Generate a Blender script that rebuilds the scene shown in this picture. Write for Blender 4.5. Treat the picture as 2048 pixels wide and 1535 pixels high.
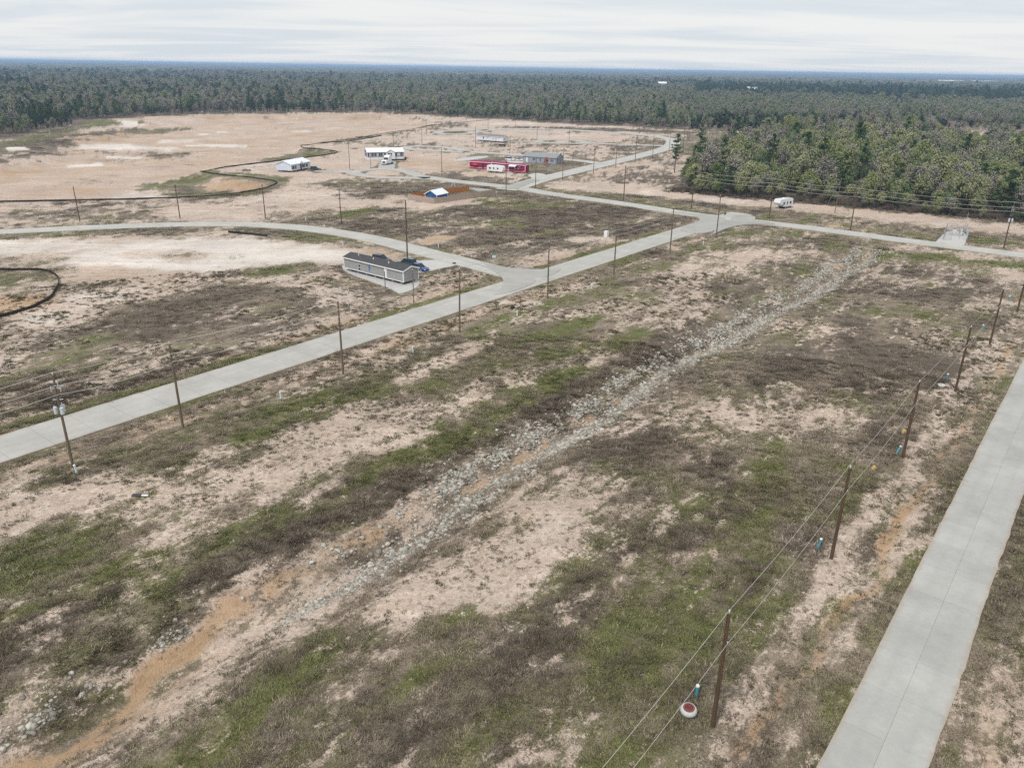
import bpy, math, random
import numpy as np
from mathutils import Matrix, Vector
random.seed(7); RNG = np.random.default_rng(11)
R = math.radians
for o in list(bpy.data.objects): bpy.data.objects.remove(o)
scn = bpy.context.scene
COL = scn.collection

# ------------------------------------------------------------------ camera (drone at 40 m)
cam = bpy.data.cameras.new('camera'); camo = bpy.data.objects.new('camera', cam); COL.objects.link(camo)
cam.sensor_fit = 'HORIZONTAL'; cam.sensor_width = 36.0
cam.lens = 36.0 * 1560 / 2048
cam.clip_start = 0.5; cam.clip_end = 90000
camo.matrix_world = Matrix.Translation((0, 0, 40)) @ Matrix.Rotation(R(90 - 22.05), 4, 'X') @ Matrix.Rotation(R(0.923), 4, 'Z')
scn.camera = camo

# ------------------------------------------------------------------ sky, sun, exposure
SUN_EL, SUN_AZ = 52.0, 215.0          # azimuth clockwise from +Y: behind the camera on the left
world = bpy.data.worlds.new('World'); scn.world = world; world.use_nodes = True
nt = world.node_tree; nt.nodes.clear()
def wn(t, **k):
    n = nt.nodes.new(t)
    for a, b in k.items(): setattr(n, a, b)
    return n
wout = wn('ShaderNodeOutputWorld'); bg = wn('ShaderNodeBackground'); bg.inputs['Strength'].default_value = 0.1
sky = wn('ShaderNodeTexSky', sky_type='NISHITA', sun_disc=False, sun_elevation=R(SUN_EL), sun_rotation=R(SUN_AZ), altitude=40)
sky.air_density = 1.0; sky.dust_density = 2.0
tc = wn('ShaderNodeTexCoord'); sep = wn('ShaderNodeSeparateXYZ'); nt.links.new(tc.outputs['Generated'], sep.inputs[0])
def wm(op, a, b=None, clamp=False):
    n = wn('ShaderNodeMath', operation=op, use_clamp=clamp)
    for i, v in enumerate((a, b)):
        if v is None: continue
        if isinstance(v, (int, float)): n.inputs[i].default_value = v
        else: nt.links.new(v, n.inputs[i])
    return n.outputs[0]
zz = wm('ADD', wm('MAXIMUM', sep.outputs[2], 0.0), 0.045)
cv = wn('ShaderNodeCombineXYZ')
nt.links.new(wm('DIVIDE', sep.outputs[0], zz), cv.inputs[0]); nt.links.new(wm('DIVIDE', sep.outputs[1], zz), cv.inputs[1])
n1 = wn('ShaderNodeTexNoise'); n1.inputs['Scale'].default_value = 0.42; n1.inputs['Detail'].default_value = 5; n1.inputs['Roughness'].default_value = 0.55
n1.inputs['Distortion'].default_value = 0.6
mp = wn('ShaderNodeMapping'); mp.inputs['Scale'].default_value = (0.55, 1.0, 1.0); mp.inputs['Rotation'].default_value = (0, 0, R(-14)); mp.inputs['Location'].default_value = (3.1, 1.7, 0)
nt.links.new(cv.outputs[0], mp.inputs[0]); nt.links.new(mp.outputs[0], n1.inputs['Vector'])
mr = wn('ShaderNodeMapRange', interpolation_type='SMOOTHSTEP'); mr.inputs['From Min'].default_value = 0.36; mr.inputs['From Max'].default_value = 0.60
mr.inputs['To Min'].default_value = 0.0; mr.inputs['To Max'].default_value = 1.0; nt.links.new(n1.outputs['Fac'], mr.inputs['Value'])
cl = wn('ShaderNodeMix', data_type='RGBA'); nt.links.new(mr.outputs[0], cl.inputs['Factor'])
cl.inputs['A'].default_value = (4.95, 5.35, 5.7, 1); cl.inputs['B'].default_value = (6.15, 6.2, 6.15, 1)     # thin / thick cloud radiance
mx = wn('ShaderNodeMix', data_type='RGBA'); mx.inputs['Factor'].default_value = 0.93
nt.links.new(sky.outputs[0], mx.inputs['A']); nt.links.new(cl.outputs['Result'], mx.inputs['B'])
nt.links.new(mx.outputs['Result'], bg.inputs['Color']); nt.links.new(bg.outputs[0], wout.inputs['Surface'])
sl = bpy.data.lights.new('sun', 'SUN'); so = bpy.data.objects.new('sun', sl); COL.objects.link(so)
sl.energy = 1.5; sl.angle = R(11); sl.color = (1.0, 0.96, 0.9)
_az = R(SUN_AZ); _d = Vector((math.sin(_az) * math.cos(R(SUN_EL)), math.cos(_az) * math.cos(R(SUN_EL)), math.sin(R(SUN_EL))))
so.rotation_euler = _d.to_track_quat('Z', 'Y').to_euler()
vs = scn.view_settings; vs.view_transform = 'Standard'; vs.look = 'None'; vs.exposure = 0.54; vs.gamma = 1.0; vs.use_curve_mapping = False
cy = scn.cycles
try:
    cy.use_denoising = False; cy.max_bounces = 4; cy.use_adaptive_sampling = True; cy.adaptive_threshold = .02; cy.diffuse_bounces = 1; cy.glossy_bounces = 2
    cy.transmission_bounces = 3; cy.volume_bounces = 1; cy.transparent_max_bounces = 6; cy.caustics_reflective = False; cy.caustics_refractive = False
except Exception: pass

# ------------------------------------------------------------------ surveyed plan, metres (camera over the origin, +Y ahead)
ROADS={'B': ([(-155.4,188.4),(-128.5,194.1),(-113.2,200.6),(-96.3,206.2),(-80.4,209.7),(-68.2,209.3),(-53.8,205.3),(-41.9,198.3),(-31.7,190.4),(-22.0,180.4),(-14.4,173.2),(-7.4,166.5),(-1.3,160.3),(4.9,155.3)],3.3),'D': ([(154.0,159.8),(134.3,176.7),(122.6,186.2),(99.2,203.2),(83.6,216.5),(70.0,225.5),(61.6,230.4),(55.1,234.8),(48.3,240.7),(39.0,250.5),(27.9,260.4),(12.0,272.9),(0.8,286.7),(-7.4,291.6),(-16.8,297.1),(-27.0,304.3),(-35.2,312.1)],3.4),'E': ([(-3.6,280.7),(0.8,288.6),(8.3,307.1),(16.6,322.4),(25.6,339.2),(35.4,356.7),(43.5,371.6),(57.9,397.5),(70.3,421.4),(79.6,440.3),(85.9,455.7),(92.1,477.0),(96.3,499.7),(96.3,513.1),(94.1,524.1),(88.8,537.4),(79.2,551.0),(64.2,558.8),(42.1,574.7),(14.8,581.8),(-6.1,577.1),(-16.4,568.1),(-24.3,551.2)],4.3),'E2': ([(-19.4,563.7),(-26.2,542.0),(-33.2,525.8),(-42.8,521.8),(-50.4,527.2),(-51.9,536.6),(-48.8,546.4),(-38.6,553.1),(-29.6,556.0),(-19.4,563.7)],3.4),'F': ([(83.8,464.4),(67.4,466.2),(54.3,469.3),(43.5,474.8),(37.6,477.0)],3.3),'F2': ([(43.5,474.8),(36.3,492.0),(24.6,495.2),(15.6,488.2),(11.2,478.8),(17.6,468.8),(34.7,469.0),(45.9,471.9)],3.2),'F3': ([(11.8,478.9),(-4.9,474.2)],2.0),'G': ([(39.6,367.0),(31.3,378.1),(23.0,384.0),(2.9,399.7),(-7.9,405.2),(-18.8,409.7),(-27.3,414.7)],3.3),'G2': ([(-23.2,411.5),(-30.2,423.5),(-38.2,434.5),(-51.5,438.6),(-58.6,433.0),(-57.3,423.0),(-49.9,417.5),(-40.9,415.1),(-32.2,411.9),(-23.2,411.5)],3.0),'D2': ([(-32.9,308.6),(-39.6,317.6),(-44.6,329.9),(-54.6,336.3),(-62.1,331.0),(-66.6,322.9),(-61.5,314.9),(-53.8,309.0),(-44.5,308.3),(-32.9,308.6)],3.0),'D3': ([(-66.8,323.7),(-74.8,323.5),(-81.3,325.1)],2.0),'D4': ([(-54.1,335.5),(-56.0,351.6),(-57.4,365.2)],3.5)}
PATCHES={'b_low': [(-13.8,173.3),(-10.3,170.1),(-5.7,164.8),(-2.5,157.7),(-1.9,152.4),(-2.6,147.1),(-4.4,142.0),(1.3,147.3),(5.9,156.1),(-2.9,163.2)],'b_up': [(-7.5,170.8),(-3.0,165.9),(1.3,164.2),(7.3,163.9),(11.1,166.4),(6.4,155.4),(-2.9,159.7)],'a_left': [(47.3,240.1),(53.0,234.6),(54.0,229.7),(53.4,226.4),(49.9,219.9),(43.0,209.2),(51.5,205.2),(62.5,228.0),(58.5,235.9)],'a_right': [(52.1,205.3),(57.6,214.0),(63.4,220.3),(69.0,221.9),(74.7,220.5),(71.4,228.8),(59.5,227.7)],'e_left': [(-8.1,286.3),(-5.4,285.4),(-3.3,289.4),(1.8,299.3),(5.6,305.4),(3.6,291.5),(-0.0,281.0)],'e_right': [(0.8,278.7),(1.0,283.6),(2.1,288.8),(5.9,298.4),(10.5,307.4),(5.7,311.2),(-1.0,291.0)],'drive': [(63.4,230.5),(65.5,234.0),(67.8,237.2),(71.5,235.4),(70.7,230.4),(66.9,222.9),(63.1,224.9)],'yard': [(-17.0,284.1),(-12.5,283.3),(-5.3,276.9),(-7.6,267.4),(-11.5,272.7)],'gravel_right': [(108.7,200.8),(115.2,210.4),(119.6,216.3),(123.6,215.9),(121.5,209.5),(115.5,199.4),(111.5,193.7),(106.9,197.6)],'home_drive': [(-22.7,169.2),(-18.7,171.4),(-14.8,171.7),(-11.7,167.2),(-15.8,163.7),(-18.6,160.0),(-23.7,158.8),(-25.4,163.9)],'home_pad': [(-37.0,164.5),(-35.7,166.9),(-19.6,155.3),(-18.2,149.1),(-21.4,142.4),(-23.4,146.6),(-35.1,158.9)],'mag_pad': [(4.9,323.3),(9.1,331.9),(13.9,321.3),(7.9,305.6)],'grey_pad': [(-4.5,377.1),(4.4,382.8),(5.4,366.2),(-3.0,363.0)],'g_drive': [(-28.9,369.4),(-26.4,382.6),(-13.8,395.9),(-12.3,386.9),(-23.2,370.2)]}
POLES={'A': [(-46.4,73.1,10.7),(-38.8,83.3,10.5),(-23.6,101.4,10.1),(-8.7,121.3,10.8),(6.4,141.3,9.7),(21.1,161.3,10.5),(36.9,183.2,10.6),(52.3,202.0,11.2)],'C': [(13.6,39.3,9.1),(28.7,58.8,9.0),(44.3,78.9,9.2),(60.5,98.7,9.1),(76.7,119.1,9.1),(93.0,139.0,6.6)],'D': [(122.2,194.0,11.4),(92.1,214.7,12.8),(74.9,231.6,10.9),(55.0,246.3,11.2),(35.8,261.2,11.0)],'E': [(-3.1,272.4,10.6),(7.3,286.8,11.3),(18.2,307.6,11.0),(32.1,330.0,10.5),(43.8,352.3,11.7),(56.2,379.6,10.8),(67.5,399.0,10.8),(79.4,420.3,10.6)],'B': [(-116.7,209.8,9.2),(-92.5,216.5,9.4),(-69.6,218.9,9.1),(-46.8,211.5,9.4),(-23.7,171.1,13.2)],'N': [(25.1,354.4,6.4),(12.8,332.4,6.2),(-29.0,315.9,11.0),(-21.5,433.1,13.4),(-2.9,412.2,8.2),(-52.1,451.3,8.2),(-57.6,524.9,8.8),(-34.8,579.5,6.2),(-20.0,582.8,8.1),(-0.5,602.7,5.9),(12.8,494.3,8.5),(30.6,469.2,7.7),(47.0,592.9,6.5),(-69.0,334.4,10.6),(-60.9,338.1,4.2),(-64.6,428.6,8.3),(-18.1,136.8,6.2),(-24.9,147.2,3.4)],'T': [(90.2,437.9,12.0),(101.1,481.8,10.9),(107.6,507.2,10.4),(87.0,577.4,8.7),(103.8,576.3,7.7)]}
SILT={'main': [(-189.9,231.6),(-155.9,238.7),(-136.6,243.6),(-114.9,248.8),(-101.2,254.3),(-92.5,261.7),(-87.2,271.4),(-85.6,282.6),(-86.0,289.0),(-88.9,294.0),(-100.5,302.5),(-113.9,308.3),(-123.6,316.3),(-127.5,322.3),(-124.8,327.7),(-117.9,337.4),(-109.5,351.7),(-98.8,369.5),(-94.2,379.0),(-88.7,391.3),(-87.4,398.7),(-89.6,403.3),(-99.6,411.9),(-108.8,418.4),(-113.1,425.9),(-115.0,434.2),(-112.5,443.6),(-103.3,451.4),(-93.8,459.5),(-86.8,484.6),(-82.8,500.1),(-84.0,511.4),(-91.1,518.0),(-101.0,511.9)],'far': [(-102.6,488.7),(-94.0,525.6),(-81.4,573.9),(-59.9,604.8),(-40.2,644.1),(-22.3,674.1)],'oval': [(-124.6,154.6),(-105.1,155.9),(-99.7,157.2),(-96.0,157.0),(-92.1,153.1),(-88.8,148.5),(-85.7,142.0),(-83.4,135.3),(-83.4,129.1),(-85.7,124.3),(-95.4,114.9)]}
PIPES=[(-72.8,198.3),(-69.9,197.3),(-70.8,197.8),(-61.9,194.1)]
CLEAN={'teal': [(13.1,42.0,0.8,13.1,42.2),(28.1,60.4,1.2,28.6,61.4),(44.0,79.8,1.1,44.9,80.7),(61.2,102.4,0.9,61.7,103.2),(79.3,126.1,1.0,80.2,127.6),(95.1,145.4,1.2,96.4,147.6)],'white': [(-45.4,71.9,1.0,-45.8,72.5),(-29.8,92.4,0.7,-29.8,92.8),(-15.0,110.7,0.7,-15.0,111.0),(0.7,130.2,0.7,0.7,130.6),(15.4,149.3,0.9,15.5,150.5),(46.8,192.4,0.8,47.0,193.7),(-110.9,190.8,0.7,-111.1,191.5),(-40.8,184.5,0.6,-40.8,184.5),(-22.8,287.8,0.8,-22.9,289.3),(-21.8,288.6,0.7,-21.8,289.4),(-30.1,235.5,0.6,-30.1,235.4),(-18.0,184.0,0.8,-18.1,185.1),(-57.5,215.8,0.5,-57.4,215.5)]}
PT={'tank1': (12.2,40.3),'tank2': (59.4,100.3),'scrap': (39.7,75.8),'scrap2': (47.4,85.4),'debris': (-36.3,67.4),'signpost': (-4.3,165.8),'stop': (59.9,224.6),'cabinet': (23.7,201.0),'greyL': (-35.5,160.6),'greyF': (-21.6,149.3),'greyR': (-19.5,151.7),'magL': (-19.7,342.8),'magM': (-9.9,338.8),'magF': (4.0,330.4),'magR': (5.2,333.1),'whdwL': (-67.7,368.9),'whdwR': (-51.8,374.4),'bwL': (-95.4,320.0),'bwF': (-89.2,319.2),'bwR': (-85.6,329.6),'lwL': (-23.0,475.8),'lwF': (-7.4,465.6),'lwR': (-5.4,470.8),'ghL': (3.4,367.9),'ghF': (18.1,361.0),'ghR': (21.7,368.5),'carblue': (-20.0,162.1),'carsuv': (-23.2,165.2),'cardark': (-30.1,167.3),'car632': (-81.3,326.8),'truck': (-56.0,351.6),'trailer': (-52.5,365.9),'rvL': (-11.1,331.0),'rvR': (-4.7,327.7),'carport': (-1.0,332.3),'redcar': (1.5,328.5),'umb': (-17.0,342.2),'redtree': (13.5,357.5),'w1': (-2.6,375.3),'w2': (-0.3,374.6),'rv5': (83.6,248.1),'rv5a': (81.6,249.8),'rv5b': (87.5,252.3),'shedGL': (-28.4,252.6),'shedGR': (-24.8,250.0),'shedBR': (-21.8,255.3),'fL': (-34.6,256.0),'fF': (-25.3,248.5),'fR': (-6.5,269.8),'fBL': (-33.7,258.2),'fBR': (-16.1,276.9),'lift': (116.6,207.8),'trail2': (-7.5,442.7),'pile': (-108.5,321.5),'culv1': (17.2,115.7),'black1': (0.1,134.4),'stump': (61.3,290.4),'pineA': (67.2,339.5),'pineB': (90.7,395.6),'white880': (484.5,1687.7),'enc1': (111.8,203.5),'enc2': (119.2,216.3),'enc3': (124.2,215.3),'enc4': (118.8,204.7),'culvert': (90.6,191.6),'dirt': (-19.2,190.2),'log': (137.2,243.2)}
ZONES={'forest': [(-336.1,310.6),(-294.9,386.9),(-285.5,449.5),(-285.9,497.3),(-291.6,540.1),(-317.3,597.4),(-292.3,655.4),(-248.4,701.3),(-177.1,743.0),(-125.5,758.7),(-76.7,731.7),(-13.6,689.9),(46.0,641.4),(118.0,608.7),(140.5,593.7),(272.9,671.7),(352.0,666.7),(398.6,644.2),(525.6,630.5),(753.9,628.6)],'rwood': [(56.9,281.3),(77.7,358.7),(105.5,434.9),(151.0,515.4),(214.1,576.5),(280.9,599.5),(281.1,510.6),(296.4,474.7),(314.8,401.5),(341.4,375.0),(176.1,185.2),(160.2,214.0),(149.6,230.9),(120.5,247.0),(102.0,260.6),(80.2,271.1)],'pond': [(-206.1,226.4),(-156.5,239.6),(-115.3,249.7),(-92.8,262.8),(-86.9,276.2),(-114.7,305.1),(-125.1,317.7),(-118.4,339.2),(-99.4,371.6),(-90.4,393.4),(-109.5,421.0),(-114.8,431.3),(-105.9,450.9),(-87.4,488.0),(-58.3,627.7),(-116.8,704.8),(-184.3,700.7),(-239.8,642.8),(-265.3,593.4),(-246.6,522.8),(-239.8,426.6),(-235.5,391.9),(-210.0,363.4),(-205.4,339.9),(-248.8,298.5)]}
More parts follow.
